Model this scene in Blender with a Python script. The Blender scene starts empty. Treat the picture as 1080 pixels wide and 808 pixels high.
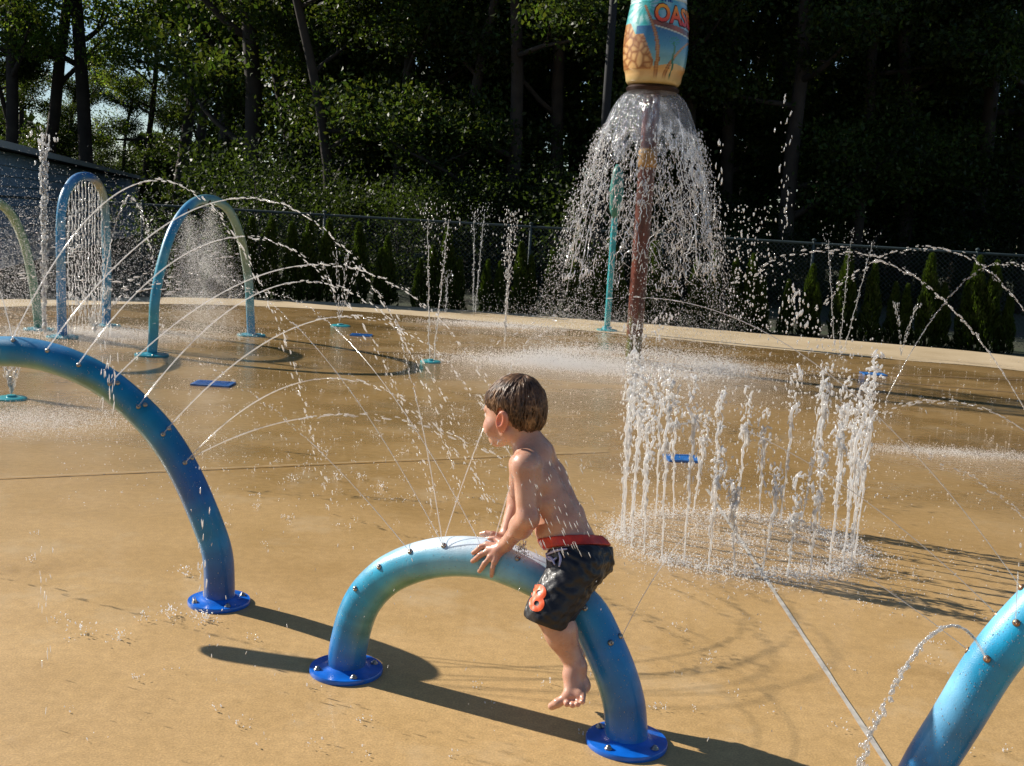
import bpy, bmesh, math, random
import numpy as np
from mathutils import Vector, Matrix, noise as mnoise
from mathutils.bvhtree import BVHTree

random.seed(7); rng = np.random.default_rng(11)
R = math.radians
scene = bpy.context.scene
col = scene.collection
V = Vector

# ------------------------------------------------------------------ camera
CAM_H = 1.4; FPX = 1170.0; ROLL = R(3.3); YH = 232.0
TH = math.atan((404 - YH) * math.cos(ROLL) / FPX)
def ray(px, py):
    x = px - 540; y = 404 - py
    c, s = math.cos(ROLL), math.sin(ROLL)
    x, y = c * x - s * y, s * x + c * y
    c, s = math.cos(TH), math.sin(TH)
    return V((x, c * FPX + s * y, -s * FPX + c * y))
CAM = V((0, 0, CAM_H))
def G(px, py, z=0.0):
    d = ray(px, py); return CAM + d * ((z - CAM_H) / d.z)
def PY(px, py, Y):
    d = ray(px, py); return CAM + d * (Y / d.y)
def PP(px, py, org, az, off=0.0):
    """where the sight line meets the vertical plane through org with heading az"""
    p = V((math.cos(az), math.sin(az), 0)); n = V((-p.y, p.x, 0))
    o = V((org[0], org[1], 0)) + n * off
    d = ray(px, py); t = (o - CAM).dot(n) / d.dot(n)
    return CAM + d * t

cam = bpy.data.cameras.new('camera'); camo = bpy.data.objects.new('camera', cam); col.objects.link(camo)
cam.sensor_width = 36; cam.lens = 36 * FPX / 1080; cam.clip_end = 500; cam.clip_start = 0.05
camo.location = CAM
camo.rotation_mode = 'XYZ'
m = Matrix.Rotation(R(90) - TH, 4, 'X') @ Matrix.Rotation(ROLL, 4, 'Z')
camo.rotation_euler = m.to_euler()
scene.camera = camo

# ------------------------------------------------------------------ light
SUN_EL = R(31); SUN_AZ = R(180 - 25)
sd = V((math.cos(SUN_AZ) * math.cos(SUN_EL), math.sin(SUN_AZ) * math.cos(SUN_EL), math.sin(SUN_EL)))
w = bpy.data.worlds.new('World'); scene.world = w; w.use_nodes = True
nt = w.node_tree; bg = nt.nodes['Background']
sky = nt.nodes.new('ShaderNodeTexSky'); sky.sky_type = 'NISHITA'; sky.sun_disc = False
sky.sun_elevation = SUN_EL; sky.sun_rotation = math.atan2(sd.x, sd.y); sky.air_density = 1.0; sky.dust_density = 0.25; sky.ozone_density = 3.0
nt.links.new(sky.outputs[0], bg.inputs[0]); bg.inputs[1].default_value = 0.065
sun = bpy.data.lights.new('sun', 'SUN'); sun.energy = 5.0; sun.angle = R(0.55); sun.color = (1, 0.93, 0.82)
so = bpy.data.objects.new('sun', sun); col.objects.link(so)
so.rotation_euler = sd.to_track_quat('Z', 'Y').to_euler(); so.location = (-20, 12, 20)
vs = scene.view_settings; vs.view_transform = 'Standard'; vs.look = 'None'; vs.gamma = 1; vs.use_curve_mapping = False
vs.exposure = 0.58
scene.cycles.transparent_max_bounces = 24; scene.cycles.max_bounces = 7
scene.cycles.use_denoising = True
scene.cycles.caustics_reflective = False; scene.cycles.caustics_refractive = False

# ------------------------------------------------------------------ tags
def tag(o, label=None, cat=None, group=None, kind=None):
    if label: o['label'] = label
    if cat: o['category'] = cat
    if group: o['group'] = group
    if kind: o['kind'] = kind
    return o
def empty(name, loc=(0, 0, 0), rz=0):
    o = bpy.data.objects.new(name, None); col.objects.link(o); o.location = loc; o.rotation_euler.z = rz
    o.empty_display_size = 0.1
    return o
def copy_tree(o, parent=None):
    c = o.copy(); col.objects.link(c); c.parent = parent
    for ch in list(o.children): copy_tree(ch, c)
    return c
ORD = ['first','second','third','fourth','fifth','sixth','seventh','eighth','ninth','tenth','eleventh','twelfth','thirteenth','fourteenth','fifteenth','sixteenth','seventeenth','eighteenth','nineteenth']
def ordinal(i):
    if i < 19: return ORD[i]
    n = i + 1; t = n // 10; u = n % 10
    if u == 0: return {2: 'twentieth', 3: 'thirtieth', 4: 'fortieth', 5: 'fiftieth', 6: 'sixtieth'}[t]
    return {2: 'twenty', 3: 'thirty', 4: 'forty', 5: 'fifty', 6: 'sixty'}[t] + ' ' + ORD[u - 1]

# ------------------------------------------------------------------ mesh builders
class MB:
    def __init__(s): s.v = []; s.f = []; s.c = []
    def add(s, vs_, fs, cols=None):
        o = len(s.v); s.v += [tuple(v) for v in vs_]; s.f += [tuple(i + o for i in f) for f in fs]
        s.c += list(cols) if cols is not None else [(1, 1, 1)] * len(vs_)
        return s
    def box(s, x0, x1, y0, y1, z0, z1, M=None):
        vs_ = [V((x, y, z)) for z in (z0, z1) for y in (y0, y1) for x in (x0, x1)]
        if M: vs_ = [M @ v for v in vs_]
        return s.add(vs_, [(0, 2, 3, 1), (4, 5, 7, 6), (0, 1, 5, 4), (2, 6, 7, 3), (0, 4, 6, 2), (1, 3, 7, 5)])
    def tube(s, pts, rad, n=12, caps=True, colf=None):
        pts = [V(p) for p in pts]; N = len(pts)
        if not hasattr(rad, '__len__'): rad = [rad] * N
        tan = [(pts[min(i + 1, N - 1)] - pts[max(i - 1, 0)]).normalized() for i in range(N)]
        up = V((0, 0, 1)) if abs(tan[0].z) < 0.9 else V((0, 1, 0))
        side = tan[0].cross(up).normalized()
        vs_ = []; cs = []
        for i in range(N):
            side = (side - tan[i] * side.dot(tan[i])).normalized(); u2 = side.cross(tan[i])
            for k in range(n):
                a = 2 * math.pi * k / n
                nn = side * math.cos(a) + u2 * math.sin(a)
                vs_.append(pts[i] + nn * rad[i]); cs.append(colf(i / (N - 1), nn, pts[i]) if colf else (1, 1, 1))
        fs = []
        for i in range(N - 1):
            for k in range(n):
                a = i * n + k; b = i * n + (k + 1) % n
                fs.append((a, b, b + n, a + n))
        if caps:
            fs.append(tuple(range(n - 1, -1, -1))); fs.append(tuple((N - 1) * n + k for k in range(n)))
        return s.add(vs_, fs, cs)
    def lathe(s, prof, n=32, M=None, cap0=True, cap1=True, colf=None):
        vs_ = []; cs = []
        for j, (r, z) in enumerate(prof):
            for k in range(n):
                a = 2 * math.pi * k / n; v = V((r * math.cos(a), r * math.sin(a), z))
                vs_.append(M @ v if M else v); cs.append(colf(a, j / (len(prof) - 1), z) if colf else (1, 1, 1))
        fs = []
        for i in range(len(prof) - 1):
            for k in range(n):
                a = i * n + k; b = i * n + (k + 1) % n
                fs.append((a, b, b + n, a + n))
        if cap0: fs.append(tuple(range(n - 1, -1, -1)))
        if cap1: fs.append(tuple((len(prof) - 1) * n + k for k in range(n)))
        return s.add(vs_, fs, cs)
    def build(s, name, mat, parent=None, smooth=True, colors=False):
        me = bpy.data.meshes.new(name); me.from_pydata(s.v, [], s.f)
        if colors:
            ca = me.color_attributes.new('paint', 'FLOAT_COLOR', 'POINT')
            arr = np.ones((len(s.v), 4), dtype=np.float32); arr[:, :3] = np.array(s.c, dtype=np.float32)
            ca.data.foreach_set('color', arr.ravel())
        if smooth: me.polygons.foreach_set('use_smooth', [True] * len(me.polygons))
        if smooth == 'auto': me.set_sharp_from_angle(angle=R(40))
        me.materials.append(mat); me.update()
        o = bpy.data.objects.new(name, me); col.objects.link(o); o.parent = parent
        return o
def np_mesh(name, verts, faces, mat, parent=None, smooth=True, attr=None):
    """verts Nx3 array, faces MxK array"""
    me = bpy.data.meshes.new(name); n = len(verts); mf, k = faces.shape
    me.vertices.add(n); me.vertices.foreach_set('co', np.asarray(verts, dtype=np.float32).ravel())
    me.loops.add(mf * k); me.loops.foreach_set('vertex_index', np.asarray(faces, dtype=np.int32).ravel())
    me.polygons.add(mf); me.polygons.foreach_set('loop_start', np.arange(0, mf * k, k, dtype=np.int32))
    try: me.polygons.foreach_set('loop_total', np.full(mf, k, dtype=np.int32))
    except Exception: pass
    if smooth: me.polygons.foreach_set('use_smooth', np.ones(mf, dtype=bool))
    me.update(calc_edges=True); me.validate()
    if attr is not None:
        ca = me.color_attributes.new('paint', 'FLOAT_COLOR', 'POINT')
        a = np.ones((n, 4), dtype=np.float32); a[:, :3] = attr; ca.data.foreach_set('color', a.ravel())
    me.materials.append(mat)
    o = bpy.data.objects.new(name, me); col.objects.link(o); o.parent = parent
    return o

# icosphere template for drops
def _ico():
    bm = bmesh.new(); bmesh.ops.create_icosphere(bm, subdivisions=1, radius=1.0)
    v = np.array([x.co[:] for x in bm.verts]); f = np.array([[q.index for q in x.verts] for x in bm.faces]); bm.free(); return v, f
def _ico2():
    bm = bmesh.new(); bmesh.ops.create_icosphere(bm, subdivisions=2, radius=1.0)
    v = np.array([x.co[:] for x in bm.verts]); f = np.array([[q.index for q in x.verts] for x in bm.faces]); bm.free(); return v, f
ICO = _ico(); ICO2 = _ico2()
OCT = (np.array([[1,0,0],[-1,0,0],[0,1,0],[0,-1,0],[0,0,1],[0,0,-1]], float), np.array([[0,2,4],[2,1,4],[1,3,4],[3,0,4],[2,0,5],[1,2,5],[3,1,5],[0,3,5]]))
class Drops:
    """collects ellipsoidal drops: centre, radius, direction of stretch, stretch factor"""
    def __init__(s): s.p = []; s.r = []; s.d = []; s.k = []
    def add(s, p, r, d=(0, 0, 1), k=1.0): s.p.append(tuple(p)); s.r.append(r); s.d.append(tuple(d)); s.k.append(k)
    def many(s, P, r, d=None, k=None):
        n = len(P); s.p += [tuple(x) for x in P]; s.r += list(r)
        s.d += [tuple(x) for x in d] if d is not None else [(0, 0, 1)] * n
        s.k += list(k) if k is not None else [1.0] * n
    def geo(s, tmpl):
        tv, tf = tmpl; P = np.array(s.p); r = np.array(s.r); D = np.array(s.d, float); k = np.array(s.k)
        D /= np.linalg.norm(D, axis=1)[:, None] + 1e-9
        n = len(P); off = np.einsum('ij,nj->ni', tv, D)            # n x T dot
        jit = 1 + 0.10 * rng.standard_normal((n, len(tv)))
        base = tv[None] * jit[:, :, None] + D[:, None, :] * (off * (k[:, None] - 1))[:, :, None]
        Vv = P[:, None, :] + base * r[:, None, None]
        F = tf[None] + (np.arange(n) * len(tv))[:, None, None]
        return Vv.reshape(-1, 3), F.reshape(-1, 3)
    def build(s, name, mat, parent=None, tmpl=None):
        v, f = s.geo(tmpl or ICO); return np_mesh(name, v, f, mat, parent)

# ------------------------------------------------------------------ materials
def mat(name): 
    m_ = bpy.data.materials.new(name); m_.use_nodes = True; return m_
class N:
    def __init__(s, m_): s.t = m_.node_tree; s.b = s.t.nodes.get('Principled BSDF'); s.out = s.t.nodes.get('Material Output')
    def n(s, ty, **kw):
        x = s.t.nodes.new(ty)
        for k, v in kw.items():
            if k.startswith('i_'): x.inputs[k[2:].replace('_', ' ')].default_value = v
            else: setattr(x, k, v)
        return x
    def l(s, a, b): s.t.links.new(a, b)
    def noise(s, scale, detail=3, vec=None, rough=0.5):
        x = s.n('ShaderNodeTexNoise'); x.inputs['Scale'].default_value = scale; x.inputs['Detail'].default_value = detail; x.inputs['Roughness'].default_value = rough
        if vec is not None: s.l(vec, x.inputs['Vector'])
        return x.outputs['Fac']
    def ramp(s, fac, stops):
        x = s.n('ShaderNodeValToRGB'); e = x.color_ramp.elements
        while len(e) < len(stops): e.new(0.5)
        for q, (p, c) in zip(e, stops): q.position = p; q.color = (*c, 1) if len(c) == 3 else c
        s.l(fac, x.inputs[0]); return x.outputs[0]
    def mix(s, f, a, b, blend='MIX'):
        x = s.n('ShaderNodeMix', data_type='RGBA', blend_type=blend)
        for sock, v in ((x.inputs[0], f), (x.inputs[6], a), (x.inputs[7], b)):
            if hasattr(v, 'links'): s.l(v, sock)
            else: sock.default_value = v if not isinstance(v, tuple) or len(v) == 4 else (*v, 1)
        return x.outputs[2]
    def math(s, op, a, b=0.0, c=0.0, clamp=False):
        x = s.n('ShaderNodeMath', operation=op, use_clamp=clamp)
        for sock, v in zip(x.inputs, (a, b, c)):
            if hasattr(v, 'links'): s.l(v, sock)
            else: sock.default_value = v
        return x.outputs[0]
    def bump(s, h, strength=0.2, dist=0.01, nrm=None):
        x = s.n('ShaderNodeBump'); x.inputs['Strength'].default_value = strength; x.inputs['Distance'].default_value = dist
        s.l(h, x.inputs['Height'])
        if nrm is not None: s.l(nrm, x.inputs['Normal'])
        return x.outputs[0]
    def pos(s): return s.n('ShaderNodeNewGeometry').outputs['Position']
    def obj(s): return s.n('ShaderNodeTexCoord').outputs['Object']
def plain(name, c, rough=0.5, metal=0.0, noise_amt=0.15, nscale=20, bump=0.0, coat=0.0):
    m_ = mat(name); q = N(m_); ob = q.obj()
    f = q.noise(nscale, 4, ob)
    d = tuple(max(0, x * (1 - noise_amt)) for x in c); u = tuple(min(1, x * (1 + noise_amt)) for x in c)
    q.l(q.ramp(f, [(0.3, d), (0.7, u)]), q.b.inputs['Base Color'])
    q.b.inputs['Roughness'].default_value = rough; q.b.inputs['Metallic'].default_value = metal
    q.b.inputs['Coat Weight'].default_value = coat; q.b.inputs['Coat Roughness'].default_value = 0.1
    if bump: q.l(q.bump(q.noise(nscale * 6, 3, ob), bump, 0.004), q.b.inputs['Normal'])
    return m_
def paintmat(name, rough=0.3, coat=0.5, bump=0.15, bscale=260, amt=0.12):
    """painted surface: colour from the 'paint' attribute, mottled, wet"""
    m_ = mat(name); q = N(m_); ob = q.obj()
    a = q.n('ShaderNodeAttribute', attribute_name='paint').outputs['Color']
    f = q.noise(14, 5, ob)
    g = q.ramp(f, [(0.3, (1 - amt,) * 3), (0.7, (1 + amt,) * 3)])
    q.l(q.mix(1.0, a, g, 'MULTIPLY'), q.b.inputs['Base Color'])
    q.b.inputs['Roughness'].default_value = rough
    q.b.inputs['Coat Weight'].default_value = coat; q.b.inputs['Coat Roughness'].default_value = 0.08
    sp_ = q.n('ShaderNodeMapping'); sp_.inputs['Scale'].default_value = (1, 1, 0.25); q.l(ob, sp_.inputs[0])
    w1 = q.noise(55, 5, sp_.outputs[0], 0.75); wm = q.math('MULTIPLY', q.math('SUBTRACT', w1, 0.60, clamp=True), 7.0, clamp=True)
    cc = q.mix(q.math('MULTIPLY', wm, 0.35), q.mix(1.0, a, g, 'MULTIPLY'), (0.42, 0.52, 0.56))
    q.l(cc, q.b.inputs['Base Color'])
    q.l(q.math('ADD', q.math('MULTIPLY', q.noise(38, 5, ob, 0.7), 0.5), rough - 0.22), q.b.inputs['Roughness'])
    if bump: q.l(q.bump(q.noise(bscale, 2, ob), bump, 0.002), q.b.inputs['Normal'])
    return m_
def watermat(name, white=0.5, clear=0.3, gloss=0.2, tint=(0.95, 0.97, 1.0), glass=0.0):
    m_ = mat(name); q = N(m_); q.t.nodes.remove(q.b)
    tr = q.n('ShaderNodeBsdfTransparent'); tl = q.n('ShaderNodeBsdfTranslucent'); df = q.n('ShaderNodeBsdfDiffuse'); gl = q.n('ShaderNodeBsdfGlossy')
    tl.inputs[0].default_value = (*tint, 1); df.inputs[0].default_value = (*tint, 1); gl.inputs['Roughness'].default_value = 0.12
    m1 = q.n('ShaderNodeMixShader'); m1.inputs[0].default_value = 0.72; q.l(df.outputs[0], m1.inputs[1]); q.l(tl.outputs[0], m1.inputs[2])
    m2 = q.n('ShaderNodeMixShader'); m2.inputs[0].default_value = gloss / (gloss + white); q.l(m1.outputs[0], m2.inputs[1]); q.l(gl.outputs[0], m2.inputs[2])
    m3 = q.n('ShaderNodeMixShader'); m3.inputs[0].default_value = clear; q.l(m2.outputs[0], m3.inputs[1]); q.l(tr.outputs[0], m3.inputs[2])
    if glass:
        gs_ = q.n('ShaderNodeBsdfGlass'); gs_.inputs['IOR'].default_value = 1.33; gs_.inputs['Roughness'].default_value = 0.03
        m4 = q.n('ShaderNodeMixShader'); m4.inputs[0].default_value = glass; q.l(m3.outputs[0], m4.inputs[1]); q.l(gs_.outputs[0], m4.inputs[2]); m3 = m4
    q.l(m3.outputs[0], q.out.inputs[0]); return m_

M = {}
M['drop'] = watermat('water_drops', 0.7, 0.18, 0.3, (1, 1, 1), 0.30)
M['stream'] = watermat('water_stream', 0.8, 0.58, 0.4, (1, 1, 1), 0.10)
M['bell'] = watermat('bell_water', 0.75, 0.22, 0.4, (1, 1, 1), 0.38)
M['foam'] = watermat('white_water', 0.9, 0.03, 0.12, (1, 1, 1))
M['ring'] = watermat('ring_water', 0.9, 0.16, 0.25, (1, 1, 1), 0.08)
M['mist'] = watermat('fine_spray', 0.9, 0.2, 0.05, (1, 1, 1))
M['flange'] = plain('flange_blue', (0.004, 0.13, 0.60), 0.3, 0, 0.15, 30, 0.1, 0.3)
M['pipe'] = paintmat('pipe_paint', 0.34, 0.25, 0.3, 300)
M['steel'] = plain('nozzle_steel', (0.35, 0.33, 0.3), 0.3, 0.9, 0.2, 60)
M['brass'] = plain('nozzle_brass', (0.35, 0.2, 0.12), 0.35, 0.85, 0.2, 60)
M['rubber'] = plain('dark_rubber', (0.02, 0.02, 0.022), 0.5)

# ------------------------------------------------------------------ ground
RC = G(776, 572)        # centre of the jet ring
SPLASH = [(RC.x, RC.y, 0.75), (0.75, 10.9, 1.6), (G(20, 440).x, G(20, 440).y, 0.7), (G(110, 358).x, G(110, 358).y, 1.0), (G(1040, 480).x, G(1040, 480).y, 0.9), (2.4, 10.0, 1.6), (-0.8, 10.4, 1.4)]
def floor_mat():
    m_ = mat('wet_concrete'); q = N(m_); p = q.pos()
    big = q.noise(0.55, 4, p, 0.6); mid = q.noise(3.5, 5, p, 0.65); fine = q.noise(160, 3, p, 0.7); fine2 = q.noise(28, 4, p, 0.6)
    c = q.ramp(big, [(0.3, (0.385, 0.238, 0.090)), (0.5, (0.455, 0.290, 0.118)), (0.72, (0.525, 0.345, 0.152))])
    c = q.mix(q.math('MULTIPLY', q.math('SUBTRACT', mid, 0.42, clamp=True), 1.8, clamp=True), c, (0.55, 0.36, 0.165))
    g = q.ramp(fine, [(0.25, (0.7,) * 3), (0.5, (1.04,) * 3), (0.75, (1.4,) * 3)])
    c = q.mix(1.0, c, g, 'MULTIPLY')
    g2 = q.ramp(fine2, [(0.3, (0.9,) * 3), (0.7, (1.08,) * 3)])
    c = q.mix(1.0, c, g2, 'MULTIPLY')
    # wetness: standing films, stronger further out on the pad
    sep = q.n('ShaderNodeSeparateXYZ'); q.l(p, sep.inputs[0])
    far = q.math('MULTIPLY', q.math('SUBTRACT', sep.outputs[1], 3.2), 0.33, clamp=True)
    st = q.n('ShaderNodeMapping'); st.inputs['Scale'].default_value = (0.8, 1.0, 1); q.l(p, st.inputs[0])
    wn = q.noise(0.9, 5, st.outputs[0], 0.62)
    wet = q.math('ADD', q.math('MULTIPLY', q.math('SUBTRACT', wn, 0.44, clamp=True), 5.0, clamp=True), 0.0)
    wet = q.math('MULTIPLY', q.math('ADD', q.math('MULTIPLY', wet, 0.35), 0.65), q.math('ADD', far, 0.10), clamp=True)
    spl = None
    for (x, y, r) in SPLASH:
        vd = q.n('ShaderNodeVectorMath', operation='DISTANCE'); q.l(p, vd.inputs[0]); vd.inputs[1].default_value = (x, y, 0)
        d = q.math('SUBTRACT', 1.25, q.math('DIVIDE', vd.outputs['Value'], r), clamp=True)
        spl = d if spl is None else q.math('MAXIMUM', spl, d)
    wet = q.math('MAXIMUM', wet, q.math('MULTIPLY', spl, 1.5, clamp=True), clamp=True)
    c = q.mix(q.math('MULTIPLY', wet, 0.30), c, (0.22, 0.118, 0.026))
    # pale patches painted for glare and aerated film, darker damp stains with soft edges
    glr = q.noise(1.7, 6, p, 0.7); c = q.mix(q.math('MULTIPLY', q.math('SUBTRACT', glr, 0.54, clamp=True), 3.2, clamp=True), c, (0.56, 0.42, 0.25))
    stn = q.noise(0.9, 7, p, 0.72); dk = q.math('MULTIPLY', q.math('SUBTRACT', stn, 0.56, clamp=True), 9.0, clamp=True)
    c = q.mix(q.math('MULTIPLY', dk, 0.22), c, (0.27, 0.15, 0.045))
    wet = q.math('MAXIMUM', wet, q.math('MULTIPLY', dk, 0.55))
    q.l(c, q.b.inputs['Base Color'])
    rr = q.math('SUBTRACT', 0.62, q.math('MULTIPLY', wet, 0.42)); q.l(rr, q.b.inputs['Roughness'])
    q.b.inputs['Specular IOR Level'].default_value = 0.4
    q.l(q.math('MULTIPLY', wet, 1.0), q.b.inputs['Coat Weight']); q.b.inputs['Coat Roughness'].default_value = 0.06; q.b.inputs['Coat IOR'].default_value = 1.33
    rip = q.noise(22, 3, p, 0.6); rip2 = q.noise(70, 2, p, 0.6)
    b1 = q.bump(fine, 0.25, 0.003)
    ripa = q.math('MULTIPLY', rip, q.math('ADD', q.math('MULTIPLY', spl, 1.6), q.math('MULTIPLY', wet, 0.50)))
    b2 = q.bump(ripa, 0.6, 0.02); b2 = q.bump(q.math('MULTIPLY', rip2, spl), 0.5, 0.01, b2)
    q.l(b1, q.b.inputs['Normal']); q.l(b2, q.b.inputs['Coat Normal'])
    return m_
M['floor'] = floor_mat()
def border_mat():
    m_ = mat('dry_concrete'); q = N(m_); p = q.pos()
    f = q.noise(1.2, 5, p, 0.6); g = q.noise(90, 3, p)
    c = q.ramp(f, [(0.3, (0.40, 0.30, 0.17)), (0.7, (0.56, 0.44, 0.28))])
    c = q.mix(1.0, c, q.ramp(g, [(0.3, (0.88,) * 3), (0.7, (1.08,) * 3)]), 'MULTIPLY')
    q.l(c, q.b.inputs['Base Color']); q.b.inputs['Roughness'].default_value = 0.7; return m_
def soil_mat():
    m_ = mat('mulch_and_grass'); q = N(m_); p = q.pos()
    f = q.noise(0.6, 5, p, 0.6); g = q.noise(25, 4, p)
    c = q.ramp(f, [(0.35, (0.035, 0.028, 0.016)), (0.65, (0.028, 0.045, 0.014))])
    c = q.mix(1.0, c, q.ramp(g, [(0.3, (0.6,) * 3), (0.7, (1.3,) * 3)]), 'MULTIPLY')
    q.l(c, q.b.inputs['Base Color']); q.b.inputs['Roughness'].default_value = 0.95
    q.l(q.bump(g, 0.6, 0.05), q.b.inputs['Normal']); return m_
b = MB(); b.add([(-250, -250, -0.03), (250, -250, -0.03), (250, 250, -0.03), (-250, 250, -0.03)], [(0, 1, 2, 3)])
tag(b.build('ground', soil_mat(), smooth=False), kind='structure')
# pad outline (far edge measured on the ground), the rest runs on round behind the camera
outer = [G(x, y) for x, y in ((-260, 322), (0, 316), (180, 314), (350, 319), (540, 331), (700, 343), (800, 352), (950, 364), (1080, 377), (1400, 420))]
inner = [G(x, y) for x, y in ((-260, 330), (0, 324), (180, 321), (350, 327), (540, 342), (700, 357), (800, 367), (950, 380), (1080, 392), (1400, 440))]
def smoothline(pts, n=8):
    out = []; P_ = [pts[0]] + list(pts) + [pts[-1]]
    for i in range(1, len(P_) - 2):
        for k in range(n):
            t = k / n; a, b_, c, d = P_[i - 1:i + 3]
            out.append(0.5 * ((2 * b_) + (c - a) * t + (2 * a - 5 * b_ + 4 * c - d) * t * t + (3 * b_ - a - 3 * c + d) * t ** 3))
    out.append(P_[-2]); return out
O = smoothline(outer); I = smoothline(inner)
b = MB(); nO = len(O)
vs_ = [(p.x, p.y, 0.0) for p in I] + [(12, -6, 0), (-12, -6, 0)]
b.add(vs_, [tuple(range(len(vs_) - 1, -1, -1))])
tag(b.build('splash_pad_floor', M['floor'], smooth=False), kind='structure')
b = MB(); vs_ = [(p.x, p.y, 0.004) for p in I] + [(p.x, p.y, 0.004) for p in O]
b.add(vs_, [(i, i + 1, nO + i + 1, nO + i) for i in range(nO - 1)])
b.add([(p.x, p.y, 0.004) for p in O] + [(p.x, p.y, -0.06) for p in O], [(i, i + 1, nO + i + 1, nO + i) for i in range(nO - 1)])
tag(b.build('pavement_border', border_mat(), smooth=False), kind='structure')
def joint(p0, p1, wdt, name, mt, z=0.004):
    d = (p1 - p0).normalized(); n_ = V((-d.y, d.x, 0)) * wdt / 2; b = MB()
    K = 40; vs_ = []
    for i in range(K + 1):
        c = p0.lerp(p1, i / K); j = 1 + 0.25 * math.sin(i * 2.3) * math.sin(i * 0.9)
        vs_ += [(c.x + n_.x * j, c.y + n_.y * j, z), (c.x - n_.x * j, c.y - n_.y * j, z)]
    b.add(vs_, [(2 * i, 2 * i + 1, 2 * i + 3, 2 * i + 2) for i in range(K)])
    return tag(b.build(name, mt, smooth=False), kind='structure')
M['seal'] = plain('joint_sealant', (0.50, 0.46, 0.40), 0.35, 0, 0.2, 30, 0, 0.5)
M['joint'] = plain('dark_joint', (0.17, 0.11, 0.06), 0.6)
J0 = G(690, 455); J1 = G(800, 600); J2 = G(935, 806)
dj = (J2 - J1).normalized()
joint(J1 - dj * 1.4, J2 + dj * 1.2, 0.017, 'floor_joint', M['seal'])
A0 = G(-40, 507); A1 = G(300, 492); A2 = G(640, 477)
joint(A0, A2, 0.016, 'floor_joint', plain('joint_light', (0.42, 0.30, 0.16), 0.4), 0.008)
joint(G(560, 371), G(1090, 416), 0.03, 'floor_joint', M['joint'], 0.004)
joint(G(300, 367), G(1085, 402), 0.03, 'floor_joint', M['joint'], 0.008)
# ------------------------------------------------------------------ spray pipes
def lerp3(a, b_, t): return tuple(a[i] + (b_[i] - a[i]) * t for i in range(3))
def cramp(stops, t):
    for (p0, c0), (p1, c1) in zip(stops, stops[1:]):
        if t <= p1: return lerp3(c0, c1, max(0, (t - p0) / (p1 - p0)))
    return stops[-1][1]
def resample(pts, n):
    pts = smoothline(pts, 10); L = [0]
    for a, c in zip(pts, pts[1:]): L.append(L[-1] + (c - a).length)
    out = []; j = 0
    for i in range(n):
        s_ = L[-1] * i / (n - 1)
        while j < len(L) - 2 and L[j + 1] < s_: j += 1
        t = (s_ - L[j]) / max(1e-9, L[j + 1] - L[j]); out.append(pts[j].lerp(pts[j + 1], min(1, t)))
    return out
def flange(parent, loc, r=0.112, nb=4, rot=0.4, mt=None):
    b = MB(); Mx = Matrix.Translation(loc)
    b.lathe([(r * 0.99, 0.0), (r, 0.003), (r, 0.012), (r * 0.985, 0.015), (0.075, 0.016), (0.064, 0.022), (0.05, 0.03)], 48, Mx)
    f = b.build('base_flange', mt or M['flange'], parent, 'auto')
    for k in range(nb):
        a = rot + k * 2 * math.pi / nb; c = V(loc) + V((math.cos(a) * r * 0.8, math.sin(a) * r * 0.8, 0.0155))
        bb = MB(); bb.lathe([(0.011, 0), (0.011, 0.003), (0.0075, 0.004), (0.007, 0.008), (0.004, 0.0105), (0.001, 0.011)], 12, Matrix.Translation(c))
        bb.build('bolt', M['steel'], f)
    return f
def pipe_tree(mb): # bvh
    return BVHTree.FromPolygons([V(v) for v in mb.v], mb.f)
def nozzle_at(parent, tree, px, py, r=0.0085, mt=None):
    d = ray(px, py).normalized(); hit = tree.ray_cast(CAM, d)
    if hit[0] is None:
        # silhouette: nearest surface point to the sight line
        best = None
        for t in np.linspace(1.0, 15.0, 1400):
            q = tree.find_nearest(CAM + d * t)
            if best is None or q[3] < best[0]: best = (q[3], q[0], q[1])
        p, n_ = best[1], best[2]
    else: p, n_ = hit[0], hit[1]
    if n_.dot(p - CAM) > 0 and hit[0] is not None: n_ = -n_
    Mx = Matrix.Translation(p - n_ * 0.002) @ n_.to_track_quat('Z', 'Y').to_matrix().to_4x4()
    b = MB(); b.lathe([(r, 0), (r, 0.004), (r * 0.85, 0.0065), (r * 0.5, 0.009), (r * 0.28, 0.0095), (r * 0.25, 0.006)], 14, Mx)
    b.build('nozzle', mt or M['steel'], parent)
    return p + n_ * 0.008
def nz(p, s, k=1.0): return mnoise.noise(V(p) * s) * k

# --- small arch the boy sits on
SL = G(365, 708); SR = G(660.5, 784)
AZ_S = math.atan2(SL.y - SR.y, SL.x - SR.x)     # from right foot to left foot
FWD = V((math.cos(AZ_S), math.sin(AZ_S), 0)); LEFT = V((-FWD.y, FWD.x, 0))   # boy faces FWD, his left is towards the camera
SP = [V((SL.x, SL.y, 0))] + [PP(x, y, SL, AZ_S) for x, y in ((367.5, 682), (376, 649), (388.5, 626), (409.5, 606.5), (438, 593.5), (471.6, 587), (511, 588.5), (543, 598), (580, 616), (616, 643), (634, 674.5), (649, 709.6), (658, 741.5), (660.5, 770))] + [V((SR.x, SR.y, 0))]
SPl = resample(SP, 90)
arch_c = (SL + SR) / 2
def speck(p, c):
    v = mnoise.noise(V(p) * 34) * 0.5 + mnoise.noise(V(p) * 11) * 0.6
    return tuple(max(0, x * (1 + 0.45 * v)) for x in c)
def col_small(t, nn, p): return speck(p, col_small_(t, nn, p))
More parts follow.
